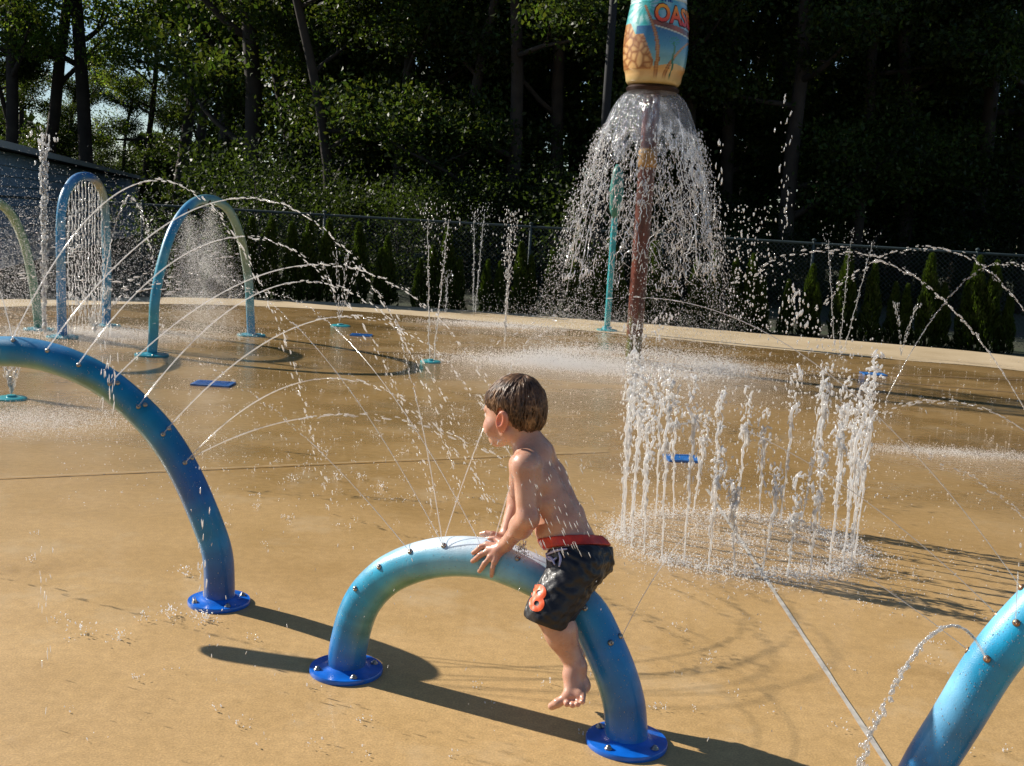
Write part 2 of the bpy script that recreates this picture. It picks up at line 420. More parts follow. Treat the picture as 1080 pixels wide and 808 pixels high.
def col_small_(t, nn, p):
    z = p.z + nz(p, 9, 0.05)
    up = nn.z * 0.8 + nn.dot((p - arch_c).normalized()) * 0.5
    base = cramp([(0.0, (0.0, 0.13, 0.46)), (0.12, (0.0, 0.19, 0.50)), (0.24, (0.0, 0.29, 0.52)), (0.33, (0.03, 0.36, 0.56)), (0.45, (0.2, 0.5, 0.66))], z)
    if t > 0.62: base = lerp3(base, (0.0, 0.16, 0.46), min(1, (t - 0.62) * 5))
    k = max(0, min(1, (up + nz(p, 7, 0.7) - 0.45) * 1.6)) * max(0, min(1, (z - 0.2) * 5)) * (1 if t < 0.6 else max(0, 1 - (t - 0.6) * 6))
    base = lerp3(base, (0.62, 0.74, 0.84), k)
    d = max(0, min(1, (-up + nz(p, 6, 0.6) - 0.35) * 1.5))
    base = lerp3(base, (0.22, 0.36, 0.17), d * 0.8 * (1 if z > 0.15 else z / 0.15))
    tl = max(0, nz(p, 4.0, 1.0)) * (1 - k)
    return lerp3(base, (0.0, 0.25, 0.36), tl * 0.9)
small = tag(empty('spray_arch', (SL.x, SL.y, 0)), 'small blue and white spray arch with the boy sitting on it', 'spray arch', 'blue painted spray pipes')
def part_of(parent, o):
    o.parent = parent; o.matrix_parent_inverse = parent.matrix_world.inverted() if False else Matrix.Translation(-V(parent.location)); return o
class Rel:
    """MB.build with world coordinates turned into the parent's"""
    pass
def rebase(root):
    """parts were modelled in world coordinates: move each to its parent's frame"""
    for ch in root.children: ch.matrix_parent_inverse = Matrix.Translation(-V(root.location))
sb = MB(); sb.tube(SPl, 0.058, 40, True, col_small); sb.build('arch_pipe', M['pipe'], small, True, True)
sbt = pipe_tree(sb)
flange(small, (SL.x, SL.y, 0)); flange(small, (SR.x, SR.y, 0), rot=0.9)
NZ_S = {}
for x, y in ((375, 621), (400, 598), (432.6, 581.7), (468, 575.5), (508, 577), (546, 589), (617, 641.5), (644, 678), (654, 671), (522, 570)):
    NZ_S[(x, y)] = nozzle_at(small, sbt, x, y)
rebase(small)

# --- large cane-shaped pipe on the left
BF = G(231, 636); AZ_B = R(-6)
BPt = [V((BF.x, BF.y, 0))] + [PP(x, y, BF, AZ_B) for x, y in ((231.5, 618), (229, 583), (216.5, 546), (197, 502), (175, 465), (150, 436), (114, 405), (76, 385), (37, 373.5), (0, 370.5), (-38, 374), (-80, 387))]
BPl = resample(BPt, 110)
bc = V((BF.x - 0.86, BF.y + 0.09, 0))
def col_big(t, nn, p): return speck(p, col_big_(t, nn, p))
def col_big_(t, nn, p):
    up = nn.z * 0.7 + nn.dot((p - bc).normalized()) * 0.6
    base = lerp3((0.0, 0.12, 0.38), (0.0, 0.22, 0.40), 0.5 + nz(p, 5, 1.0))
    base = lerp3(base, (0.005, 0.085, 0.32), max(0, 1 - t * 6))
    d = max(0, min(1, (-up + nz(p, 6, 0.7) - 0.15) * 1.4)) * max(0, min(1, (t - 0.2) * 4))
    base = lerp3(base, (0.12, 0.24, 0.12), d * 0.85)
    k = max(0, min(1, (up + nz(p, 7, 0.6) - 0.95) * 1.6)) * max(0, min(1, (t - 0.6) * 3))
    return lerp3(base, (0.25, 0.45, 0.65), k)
big = tag(empty('spray_arch', (BF.x, BF.y, 0)), 'large dark blue spray pipe curving in from the left edge of the photo', 'spray arch', 'blue painted spray pipes')
bb = MB(); rr_ = [0.053] * 110
rr_[-1] = 0.012; rr_[-2] = 0.034; rr_[-3] = 0.046; rr_[-4] = 0.051
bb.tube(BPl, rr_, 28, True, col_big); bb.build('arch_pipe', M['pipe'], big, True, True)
bbt = pipe_tree(bb); flange(big, (BF.x, BF.y, 0), 0.108, rot=0.6)
NZ_B = {}
for x, y in ((14, 359), (50, 370), (83, 385), (116, 405), (124, 404), (146, 429), (153, 427), (172, 458), (178, 452), (195, 488), (202, 483)):
    NZ_B[(x, y)] = nozzle_at(big, bbt, x, y)
rebase(big)

# --- right-hand pipe, foot just below the frame
RF = G(953, 868); AZ_R = R(-14)
RPt = [V((RF.x, RF.y, 0))] + [PP(x, y, RF, AZ_R) for x, y in ((956, 852), (966, 832), (983, 800), (1010, 757), (1043, 703), (1078, 660), (1120, 620), (1170, 590), (1225, 575), (1285, 580), (1345, 605), (1400, 650), (1445, 715), (1475, 790))]
last = RPt[-1]; RPt.append(V((last.x + 0.05, last.y - 0.012, 0.0)))
RPl = resample(RPt, 110)
def col_right(t, nn, p): return speck(p, col_right_(t, nn, p))
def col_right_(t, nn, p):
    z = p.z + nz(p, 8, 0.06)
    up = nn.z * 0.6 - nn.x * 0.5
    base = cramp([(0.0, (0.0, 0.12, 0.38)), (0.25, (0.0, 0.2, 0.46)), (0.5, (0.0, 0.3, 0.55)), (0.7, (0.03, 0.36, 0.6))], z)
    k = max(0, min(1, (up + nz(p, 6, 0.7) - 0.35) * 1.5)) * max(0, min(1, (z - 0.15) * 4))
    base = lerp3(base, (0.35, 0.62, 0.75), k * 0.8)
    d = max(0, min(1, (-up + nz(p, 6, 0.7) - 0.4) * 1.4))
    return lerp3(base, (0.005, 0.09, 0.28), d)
rightp = tag(empty('spray_arch', (RF.x, RF.y, 0)), 'light blue spray arch at the right edge with copper nozzles', 'spray arch', 'blue painted spray pipes')
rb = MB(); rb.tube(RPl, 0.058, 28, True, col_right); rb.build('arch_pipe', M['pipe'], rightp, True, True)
rbt = pipe_tree(rb); flange(rightp, (RF.x, RF.y, 0)); flange(rightp, (RPt[-1].x, RPt[-1].y, 0))
NZ_R = {}
for x, y in ((1072, 657), (1041, 695), (1047, 645), (1016, 683), (1078, 620)):
    NZ_R[(x, y)] = nozzle_at(rightp, rbt, x, y, 0.009, M['brass'])
rebase(rightp)

# --- arches in the background
def far_arch(pix, r, label, cols, plane=None, y0=None, nozzles=()):
    L_ = G(*pix[0])
    if plane is None:
        R_ = G(*pix[-1]); az = math.atan2(R_.y - L_.y, R_.x - L_.x)
    else: az = plane
    pts = [V((L_.x, L_.y, 0))] + [PP(x, y, L_, az) for x, y in pix[1:-1]]
    if plane is None: pts.append(V((R_.x, R_.y, 0)))
    else: pts.append(PP(*pix[-1], L_, az))
    pl = resample(pts, 70)
    root = tag(empty('spray_arch', (L_.x, L_.y, 0)), label, 'spray arch', 'tall spray arches at the back of the pad')
    def cf(t, nn, p):
        base = cramp(cols, t + nz(p, 3, 0.1)); k = max(0, nz(p, 6, 1.0) - 0.05)
        return lerp3(base, (0.25, 0.42, 0.45), min(1, k))
    bm_ = MB(); bm_.tube(pl, r, 16, True, cf); bm_.build('arch_pipe', M['pipe'], root, True, True)
    tl = plain('flange_teal', (0.01, 0.22, 0.3), 0.35, 0, 0.2)
    flange(root, (pts[0].x, pts[0].y, 0), 0.15, mt=tl)
    if pts[-1].z < 0.05: flange(root, (pts[-1].x, pts[-1].y, 0), 0.15, mt=tl)
    tr = pipe_tree(bm_)
    for x, y in nozzles: nozzle_at(root, tr, x, y, 0.02, M['rubber'])
    rebase(root)
    return pl, az, L_
arcA = far_arch([(160, 375), (162, 350), (163, 320), (169, 285), (179, 250), (191, 227), (204, 214), (218, 210), (232, 214), (244, 226), (255, 255), (262, 295), (264, 330), (265, 354)], 0.045,
    'light blue spray arch with two mist nozzles under its top', [(0, (0.01, 0.24, 0.36)), (0.12, (0.04, 0.34, 0.42)), (0.3, (0.01, 0.19, 0.40)), (0.42, (0.06, 0.3, 0.5)), (0.55, (0.14, 0.3, 0.28)), (0.75, (0.22, 0.30, 0.2)), (0.9, (0.02, 0.26, 0.34)), (1, (0.01, 0.2, 0.42))], nozzles=((199, 222), (221, 213)))
arcB = far_arch([(66, 356), (65, 330), (64.5, 290), (64, 250), (65, 222), (69, 204), (78, 190), (89, 186), (100, 190), (108, 204), (111, 222), (112, 250), (113, 290), (112.5, 320), (112, 344)], 0.045,
    'tall blue spray arch with a curtain of dripping water threads', [(0, (0.008, 0.16, 0.42)), (0.25, (0.01, 0.2, 0.42)), (0.4, (0.1, 0.3, 0.45)), (0.5, (0.01, 0.12, 0.4)), (0.62, (0.3, 0.3, 0.2)), (0.75, (0.02, 0.22, 0.36)), (1, (0.01, 0.2, 0.45))])
arcC = far_arch([(41, 348), (38, 318), (33, 288), (25, 255), (13, 228), (0, 215), (-16, 209), (-34, 213), (-48, 228), (-58, 262), (-62, 300), (-62, 340), (-62, 372)], 0.045,
    'green spray arch cut off by the left edge of the photo', [(0, (0.04, 0.2, 0.16)), (0.4, (0.16, 0.27, 0.15)), (1, (0.02, 0.22, 0.34))])

# --- floor fittings
def drain(px, py, w_, d_, label, ang=0.0):
    c = G(px, py); root = tag(empty('drain_grate', (c.x, c.y, 0), ang), label, 'drain', 'blue floor drains')
    b = MB()
    for a in ((-w_, w_, -d_, -d_ + 0.02), (-w_, w_, d_ - 0.02, d_), (-w_, -w_ + 0.02, -d_ + 0.021, d_ - 0.021), (w_ - 0.02, w_, -d_ + 0.021, d_ - 0.021)): b.box(*a, 0.001, 0.013)
    b.build('frame', M['drain'], root, False)
    b = MB(); n = 11
    for i in range(n):
        x = -w_ + 0.02 + (2 * w_ - 0.04) * (i + 0.5) / n; b.box(x - w_ / n * 0.42, x + w_ / n * 0.42, -d_ + 0.022, d_ - 0.022, 0.002, 0.011)
    b.build('grille', M['drain'], root, False)
    b = MB(); b.box(-w_ + 0.02, w_ - 0.02, -d_ + 0.02, d_ - 0.02, 0.0005, 0.0015); b.build('pit', M['rubber'], root, False)
M['drain'] = plain('drain_blue', (0.02, 0.15, 0.46), 0.35, 0, 0.3, 30, 0, 0.5)
drain(225, 405.5, 0.15, 0.11, 'blue grate left of the boy near the arch shadow')
drain(719, 484.5, 0.1, 0.09, 'blue grate behind the ring of water jets', 0.1)
drain(381, 354, 0.12, 0.1, 'small blue grate far off at the back left')
drain(921, 395, 0.12, 0.1, 'blue grate right of the ring of jets')
def plate(px, py, r, label):
    c = G(px, py); b = MB(); b.lathe([(r, 0), (r, 0.01), (r * 0.9, 0.016), (r * 0.35, 0.018), (r * 0.3, 0.03), (r * 0.1, 0.032)], 28, Matrix.Translation((c.x, c.y, 0)))
    tag(b.build('jet_plate', M['teal'], None, 'auto'), label, 'nozzle plate', 'round nozzle plates in the floor')
M['teal'] = plain('teal_paint', (0.03, 0.33, 0.37), 0.35, 0, 0.2, 12, 0, 0.4)
plate(12, 421, 0.1, 'round teal plate under the fan spray at the left edge')
plate(359, 344, 0.12, 'round pale plate at the back left with low jet')
plate(454, 382, 0.1, 'round plate below the pair of thin jets')

# --- the barrel on its pole
PB = G(667, 384); HB = 2.745
def barrel():
    root = tag(empty('barrel_shower', (PB.x, PB.y, 0)), 'painted oasis barrel on a rusty red pole pouring water', 'water feature')
    b = MB(); pts = [V((PB.x, PB.y, z)) for z in np.linspace(0, HB + 0.02, 60)]
    def cf(t, nn, p):
        base = lerp3((0.06, 0.014, 0.007), (0.16, 0.032, 0.012), 0.5 + nz((p.x * 4 + nn.x, p.y * 4, p.z * 2.5), 2.0, 0.9))
        if abs(p.z - 2.08) < 0.09: base = lerp3(base, (0.45, 0.26, 0.08), 0.8)
        if p.z < 0.55:
            k = max(0, nz((nn.x * 1.5, nn.y * 1.5, p.z * 8), 1.5, 1.6)); base = lerp3(base, (0.10, 0.13, 0.02), min(1, k + (0.4 if p.z < 0.3 else 0)))
        return base
    b.tube(pts, 0.085, 24, True, cf); b.build('pole', M['pipe'], root, True, True)
    b = MB(); b.lathe([(0.09, 2.0), (0.097, 2.03), (0.097, 2.15), (0.09, 2.18)], 24, Matrix.Translation((PB.x, PB.y, 0))); b.build('collar', plain('rope', (0.4, 0.23, 0.08), 0.6), root)
    b = MB(); b.lathe([(0.12, HB - 0.03), (0.255, HB - 0.01), (0.265, HB + 0.02), (0.24, HB + 0.045)], 40, Matrix.Translation((PB.x, PB.y, 0))); b.build('spill_plate', plain('dark_metal', (0.03, 0.012, 0.01), 0.4, 0.4), root, 'auto')
    # painted barrel
    z0 = HB + 0.045; hh = 0.865
    prof = [(0.0, 0.0), (0.2, 0.0), (0.255, 0.015), (0.272, 0.04), (0.28, 0.09), (0.287, 0.125), (0.296, 0.14)]
    for i in range(90):
        t = i / 89; prof.append((0.298 + 0.03 * math.sin(math.pi * min(1, t * 1.02) ** 0.9) - 0.02 * t, 0.145 + t * 0.63))
    prof += [(0.27, 0.785), (0.268, 0.793), (0.276, 0.80), (0.272, 0.842), (0.262, 0.858), (0.24, hh), (0.0, hh)]
    a0 = math.atan2(-PB.y, -PB.x)       # angle that faces the camera
    rocks = [(rng.uniform(-2.2, -0.05), rng.uniform(0.1, 0.62), rng.uniform(-0.04, 0.04)) for _ in range(34)]
    def paint(a, tt, z):
        th = (a - a0 + math.pi) % (2 * math.pi) - math.pi         # + is to the right seen from outside
        x = 395 + 245 * math.sin(max(-1.57, min(1.57, th))) if abs(th) < 1.57 else (640 + (th - 1.57) * 200 if th > 0 else 150 - (-th - 1.57) * 200)
        y = 660 - z / hh * 670
        if z > 0.794: return (0.62, 0.74, 0.78)
        nn = mnoise.noise(V((x * 0.012, y * 0.012, 3)))
        c = lerp3((0.06, 0.46, 0.50), (0.55, 0.78, 0.76), max(0, min(1, 0.4 + nn * 1.6)))       # airbrushed sky
        if x > 330: c = lerp3(c, (0.10, 0.30, 0.52), 0.6)
        # palm fronds
        ddx, ddy = x - 290, y - 85
        ang = math.atan2(ddy, ddx); rad = math.hypot(ddx, ddy)
        if rad < 150 and y > 15 and math.sin(ang * 15 + rad * 0.03) > 0.1 + nn: c = lerp3(c, (0.02, 0.36, 0.33), 0.75)
        # sea panel
        top = 245 + max(0, x - 390) * 0.22
        if x > 240 and y > top and y < 545: c = cramp([(0, (0.03, 0.13, 0.30)), (0.45, (0.04, 0.24, 0.42)), (1, (0.25, 0.50, 0.50))], (y - top) / (545 - top))
        if x > 385 and abs(y - top) < 5: c = (0.55, 0.6, 0.5)
        if x > 360 and top - 45 < y < top - 5: c = lerp3((0.30, 0.08, 0.03), (0.10, 0.04, 0.03), 0.5 + nn)
        # sand
        if y > 520 + 12 * math.sin(x * 0.02): c = lerp3((0.62, 0.36, 0.13), (0.72, 0.5, 0.24), 0.5 + nn)
        # rocks
        rt = 215 if x < 190 else (215 + (x - 190) * 1.9 if x < 235 else (305 if x < 300 else 305 + (x - 300) * 2.3))
        if x < 385 and y > rt and y < 560:
            best = sorted((((x - (150 + 110 * (rk[0] + 2.2))) ** 2 + ((y - 200 - rk[1] * 620) * 0.75) ** 2) ** 0.5) for rk in rocks)
            e = best[1] - best[0]
            c = lerp3((0.28, 0.09, 0.02), (0.70, 0.42, 0.17), min(1, e / 22))
        # trunks
        for (x0, y0, x1, y1, bow, wd) in ((283, 90, 405, 600, -55, 17), (640, 330, 478, 600, -22, 14)):
            if y0 < y < y1:
                t = (y - y0) / (y1 - y0); cx = x0 + (x1 - x0) * t + (-bow if x0 < 400 else bow) * math.sin(math.pi * t)
                dx = abs(x - cx); ww = wd * (0.6 + 0.5 * t)
                if dx < ww: c = lerp3((0.42, 0.2, 0.07), (0.16, 0.06, 0.02), min(1, (dx / ww) ** 2 + 0.25 * math.sin(y * 0.35)))
        # small green palm
        if 350 < y < 605 and abs(x - 532 - 4 * math.sin(y * 0.05)) < 7: c = (0.01, 0.13, 0.08)
        if math.hypot(x - 532, (y - 345) * 1.2) < 38 and math.sin(math.atan2(y - 345, x - 532) * 9) > 0.2: c = (0.01, 0.22, 0.16)
        if 566 < y < 572: c = lerp3(c, (0.3, 0.12, 0.03), 0.8)
        if y > 600: c = lerp3(c, (0.55, 0.5, 0.25), 0.5)
        if y < 28: c = (0.06, 0.26, 0.27)
        return c
    b = MB(); b.lathe(prof, 180, Matrix.Translation((PB.x, PB.y, z0)), False, False, paint)
    brl = b.build('barrel', paintmat('barrel_paint', 0.3, 0.5, 0.05, 60, 0.06), root, True, True)
    rad_at = lambda z: float(np.interp(z, [p[1] for p in prof], [p[0] for p in prof]))
    def letters(txt, xc, yc, hpx, wpx, mt, name, extr, bold, tilt=0.0, gap=0.004):
        cu = bpy.data.curves.new('txt', 'FONT'); cu.body = txt; cu.size = 1; cu.align_x = 'CENTER'; cu.offset = bold; cu.extrude = extr; cu.resolution_u = 3; cu.space_character = 1.0
        ob = bpy.data.objects.new('txt', cu); col.objects.link(ob); dg = bpy.context.evaluated_depsgraph_get()
        me = bpy.data.meshes.new_from_object(ob.evaluated_get(dg)); bpy.data.objects.remove(ob)
        bm = bmesh.new(); bm.from_mesh(me)
        xs = [v.co.x for v in bm.verts]; ys = [v.co.y for v in bm.verts]; x0, x1, y0_, y1_ = min(xs), max(xs), min(ys), max(ys)
        for i in range(1, 24):
            xx = x0 + (x1 - x0) * i / 24
            bmesh.ops.bisect_plane(bm, geom=bm.verts[:] + bm.edges[:] + bm.faces[:], plane_co=(xx, 0, 0), plane_no=(1, 0, 0))
        for v in bm.verts:
            u = (v.co.x - (x0 + x1) / 2) / (x1 - x0); vv = (v.co.y - (y0_ + y1_) / 2) / (y1_ - y0_)
            th = (xc - 395) / 245 + u * wpx / 245; z = (660 - yc - tilt * u) / 670 * hh + vv * hpx / 670 * hh
            rr = rad_at(z) + gap + v.co.z; a = a0 + th
            v.co = V((PB.x + rr * math.cos(a), PB.y + rr * math.sin(a), z0 + z))
        bm.to_mesh(me); bm.free(); me.materials.clear(); me.materials.append(mt)
        o = bpy.data.objects.new(name, me); col.objects.link(o); o.parent = brl
    dark = plain('letter_outline', (0.10, 0.02, 0.015), 0.4)
    lm = mat('letter_orange'); q = N(lm); sp = q.n('ShaderNodeSeparateXYZ'); q.l(q.pos(), sp.inputs[0])
    zc = z0 + (660 - 155) / 670 * hh
    f = q.math('ADD', q.math('MULTIPLY', q.math('SUBTRACT', sp.outputs[2], zc), 4.5), 0.5, clamp=True)
    q.l(q.ramp(f, [(0.1, (0.55, 0.03, 0.04)), (0.45, (0.8, 0.12, 0.02)), (0.9, (0.85, 0.40, 0.03))]), q.b.inputs['Base Color']); q.b.inputs['Roughness'].default_value = 0.3
    letters('OASIS', 575, 158, 150, 430, dark, 'lettering_outline', 0.0015, 0.05, 30, 0.0025)
    letters('OASIS', 575, 158, 132, 408, lm, 'lettering', 0.0015, 0.025, 30, 0.006)
    letters('THE', 460, 46, 40, 112, plain('letter_blue', (0.02, 0.06, 0.32), 0.4), 'lettering', 0.0015, 0.02, 0, 0.0035)
    rebase(root)
    for ch in brl.children: ch.matrix_parent_inverse = Matrix.Identity(4)
barrel()
# teal pipe standing behind the fall, and the dark post behind the barrel
TP = G(640, 349)
b = MB(); b.tube([V((TP.x, TP.y, z)) for z in np.linspace(0, 2.1, 12)], 0.042, 14, True)
root = tag(empty('spray_pole', (TP.x, TP.y, 0)), 'thin teal pole standing behind the falling water', 'pole')
b.build('pole', M['teal'], root)
b = MB(); b.lathe([(0.042, 1.5), (0.075, 1.62), (0.095, 1.85), (0.07, 2.1), (0.03, 2.2)], 20, Matrix.Translation((TP.x, TP.y, 0))); b.build('spray_head', plain('teal_head', (0.04, 0.2, 0.17), 0.4), root)
b = MB(); b.lathe([(0.14, 0), (0.14, 0.02), (0.07, 0.03), (0.06, 0.06)], 20, Matrix.Translation((TP.x, TP.y, 0))); b.build('base_flange', M['teal'], root, 'auto')
rebase(root)
pp = PY(637, 150, 20.5)
b = MB(); b.tube([V((pp.x, pp.y, z)) for z in (-0.03, 4, 9)], [0.085, 0.075, 0.06], 12, True)
root = tag(empty('light_post', (pp.x, pp.y, -0.03)), 'thin dark post in front of the trees left of the barrel', 'post')
b.build('post', plain('post_dark', (0.008, 0.009, 0.012), 0.8), root)
b = MB(); b.lathe([(0.16, -0.03), (0.16, 0.02), (0.1, 0.05)], 16, Matrix.Translation((pp.x, pp.y, 0))); b.build('base', M['rubber'], root, 'auto')
rebase(root)
# ------------------------------------------------------------------ fence
def fence_pt(px, Y): p = PY(px, 240, Y); return V((p.x, Y, 0))
FL = [(-200, 17.6), (150, 17.6), (342, 17.5), (560, 17.4), (700, 17.2), (860, 16.6), (1034, 15.9), (1250, 15.0)]
fpts = [fence_pt(*q) for q in FL]
FH = 1.31
def fence():
    root = tag(empty('chain_link_fence', (fpts[2].x, fpts[2].y, 0)), 'low chain link fence with grey rail along the back', 'fence')
    gal = plain('galvanised', (0.018, 0.036, 0.04), 0.7, 0.0, 0.2)
    b = MB(); b.tube([p + V((0, 0, FH)) for p in fpts], 0.021, 10); b.build('top_rail', gal, root)
    # posts
    tot = 0
    for a, c in zip(fpts, fpts[1:]):
        L = (c - a).length; n = max(1, round(L / 2.4))
        for i in range(n):
            p = a.lerp(c, i / n); pb = MB(); pb.tube([p + V((0, 0, -0.03)), p + V((0, 0, FH + 0.04))], 0.022, 10); pb.lathe([(0.034, FH + 0.04), (0.03, FH + 0.06), (0.01, FH + 0.075)], 10, Matrix.Translation(p))
            pb.build('post', gal, root)
    # wire mesh: diagonal wires
    vs_ = []; fs = []; r = 0.0022; s = 0.07; H_ = FH - 0.02
    for a, c in zip(fpts, fpts[1:]):
        L = (c - a).length; d = (c - a).normalized(); n_ = V((-d.y, d.x, 0)) * r
        for sg in (1, -1):
            x = -H_
            while x < L:
                x0, z0, x1, z1 = (x, 0.03, x + H_, H_)
                if sg < 0: z0, z1 = z1, z0
                if x0 < 0:
                    t = -x0 / (x1 - x0); z0 += (z1 - z0) * t; x0 = 0
                if x1 > L:
                    t = (L - x0) / (x1 - x0); z1 = z0 + (z1 - z0) * t; x1 = L
                p0 = a + d * x0 + V((0, 0, z0)); p1 = a + d * x1 + V((0, 0, z1)); o = len(vs_)
                w_ = d * r
                vs_ += [p0 + w_, p0 - w_, p0 + n_ * 1.6, p1 + w_, p1 - w_, p1 + n_ * 1.6]
                fs += [(o, o + 1, o + 4, o + 3), (o + 1, o + 2, o + 5, o + 4), (o + 2, o, o + 3, o + 5)]
                x += s
    mb = MB(); mb.add(vs_, fs); mb.build('wire_mesh', plain('wire', (0.05, 0.07, 0.08), 0.5, 0.3), root, False)
    rebase(root)
fence()

# ------------------------------------------------------------------ building on the left
def building():
    zt = 2.25
    A = CAM + ray(-60, 137) * ((zt - CAM_H) / ray(-60, 137).z); B_ = CAM + ray(150, 188) * ((zt - CAM_H) / ray(150, 188).z)
    d = (B_ - A); d.z = 0; L = d.length; d.normalize(); n_ = V((d.y, -d.x, 0))      # n_ faces the pad side
    if n_.dot(CAM - A) < 0: n_ = -n_
    root = tag(empty('siding_building', (B_.x, B_.y, -0.03)), 'long low building with blue grey lap siding and pale roof edge', 'building')
    Mx = Matrix(((d.x, -n_.x, 0, A.x), (d.y, -n_.y, 0, A.y), (0, 0, 1, 0), (0, 0, 0, 1)))
    wall = MB(); z = -0.03; k = 0
    while z < zt - 0.12:
        z2 = min(z + 0.19, zt - 0.12)
        v0 = [Mx @ V(q) for q in ((0, 0.0, z), (L, 0.0, z), (L, 0.0, z2), (0, 0.0, z2))]
        wall.add([Mx @ V(q) for q in ((0, -0.045, z), (L, -0.045, z), (L, -0.004, z2), (0, -0.004, z2), (0, 0, z), (L, 0, z))], [(0, 1, 2, 3), (4, 5, 1, 0)])
        z = z2
    wall.box(0, L, 0.0, 7, -0.03, zt - 0.12, Mx)
    wall.build('wall', plain('blue_grey_siding', (0.38, 0.50, 0.64), 0.6, 0, 0.1, 2), root, False)
    rf = MB(); rf.add([Mx @ V(q) for q in ((-0.3, -0.35, zt - 0.02), (L + 0.25, -0.35, zt - 0.02), (L + 0.25, 3.5, zt + 0.5), (-0.3, 3.5, zt + 0.5), (L + 0.25, 7.3, zt - 0.02), (-0.3, 7.3, zt - 0.02), (L + 0.25, -0.35, zt - 0.1), (-0.3, -0.35, zt - 0.1), (L + 0.25, 7.3, zt - 0.1), (-0.3, 7.3, zt - 0.1))], [(0, 1, 2, 3), (3, 2, 4, 5), (6, 7, 9, 8), (1, 6, 8, 4, 2), (7, 0, 3, 5, 9)])
    r_ = rf.build('roof', plain('roof_shingle', (0.10, 0.10, 0.11), 0.9), root, False)
    fs_ = MB(); fs_.box(-0.3, L + 0.25, -0.38, -0.352, zt - 0.12, zt - 0.0, Mx); f_ = fs_.build('fascia', plain('fascia_pale', (0.5, 0.5, 0.5), 0.6), r_, False)
    for (x0, x1) in ((L * 0.08, L * 0.08 + 1.0), (L * 0.35, L * 0.35 + 1.2)):
        wf = MB(); wf.box(x0, x1, -0.05, 0.02, 0.9, 1.7, Mx); wi = wf.build('window', plain('window_frame', (0.05, 0.055, 0.06), 0.5), root, False)
        wp = MB(); wp.box(x0 + 0.06, x1 - 0.06, -0.056, -0.052, 0.96, 1.64, Mx); wp.build('pane', plain('dark_glass', (0.015, 0.018, 0.02), 0.1), wi, False)
    rebase(root)
    for ch in root.children:
        for g in ch.children: g.matrix_parent_inverse = Matrix.Identity(4)
building()

# ------------------------------------------------------------------ leaves
def leafmat(name, c, tc, trans=0.4, rough=0.45):
    m_ = mat(name); q = N(m_)
    a = q.n('ShaderNodeAttribute', attribute_name='paint').outputs['Color']
    q.l(q.mix(1.0, (*c, 1), a, 'MULTIPLY'), q.b.inputs['Base Color']); q.b.inputs['Roughness'].default_value = rough; q.b.inputs['Specular IOR Level'].default_value = 0.2
    tl = q.n('ShaderNodeBsdfTranslucent'); q.l(q.mix(1.0, (*tc, 1), a, 'MULTIPLY'), tl.inputs[0])
    ms = q.n('ShaderNodeMixShader'); ms.inputs[0].default_value = trans; q.l(q.b.outputs[0], ms.inputs[1]); q.l(tl.outputs[0], ms.inputs[2]); q.l(ms.outputs[0], q.out.inputs[0])
    return m_
def leaf_geo(P, size, up=0.3, asp=0.55, n_dir=None, droop=0.0):
    """pointed leaf quads: P Nx3 centres"""
    n = len(P); size = np.asarray(size) * rng.uniform(0.6, 1.4, n)
    a = rng.standard_normal((n, 3)); a[:, 2] -= droop; a /= np.linalg.norm(a, axis=1)[:, None]
    nn = rng.standard_normal((n, 3)); nn[:, 2] += up * 2; 
    b_ = np.cross(a, nn); b_ /= np.linalg.norm(b_, axis=1)[:, None] + 1e-9
    fold = np.cross(a, b_) * 0.15
    v = np.stack([P - a * size[:, None] * 0.5, P + (b_ * asp * 0.5 + fold) * size[:, None], P + a * size[:, None] * 0.5, P + (-b_ * asp * 0.5 + fold) * size[:, None]], 1)
    return v.reshape(-1, 3), np.arange(n * 4).reshape(-1, 4)
M['leafA'] = leafmat('leaf_dark', (0.033, 0.055, 0.013), (0.08, 0.125, 0.014), 0.4)
M['leafB'] = leafmat('leaf_light', (0.055, 0.095, 0.016), (0.20, 0.29, 0.03), 0.5)
M['bark'] = plain('bark', (0.035, 0.026, 0.02), 0.9, 0, 0.4, 3, 0.5)
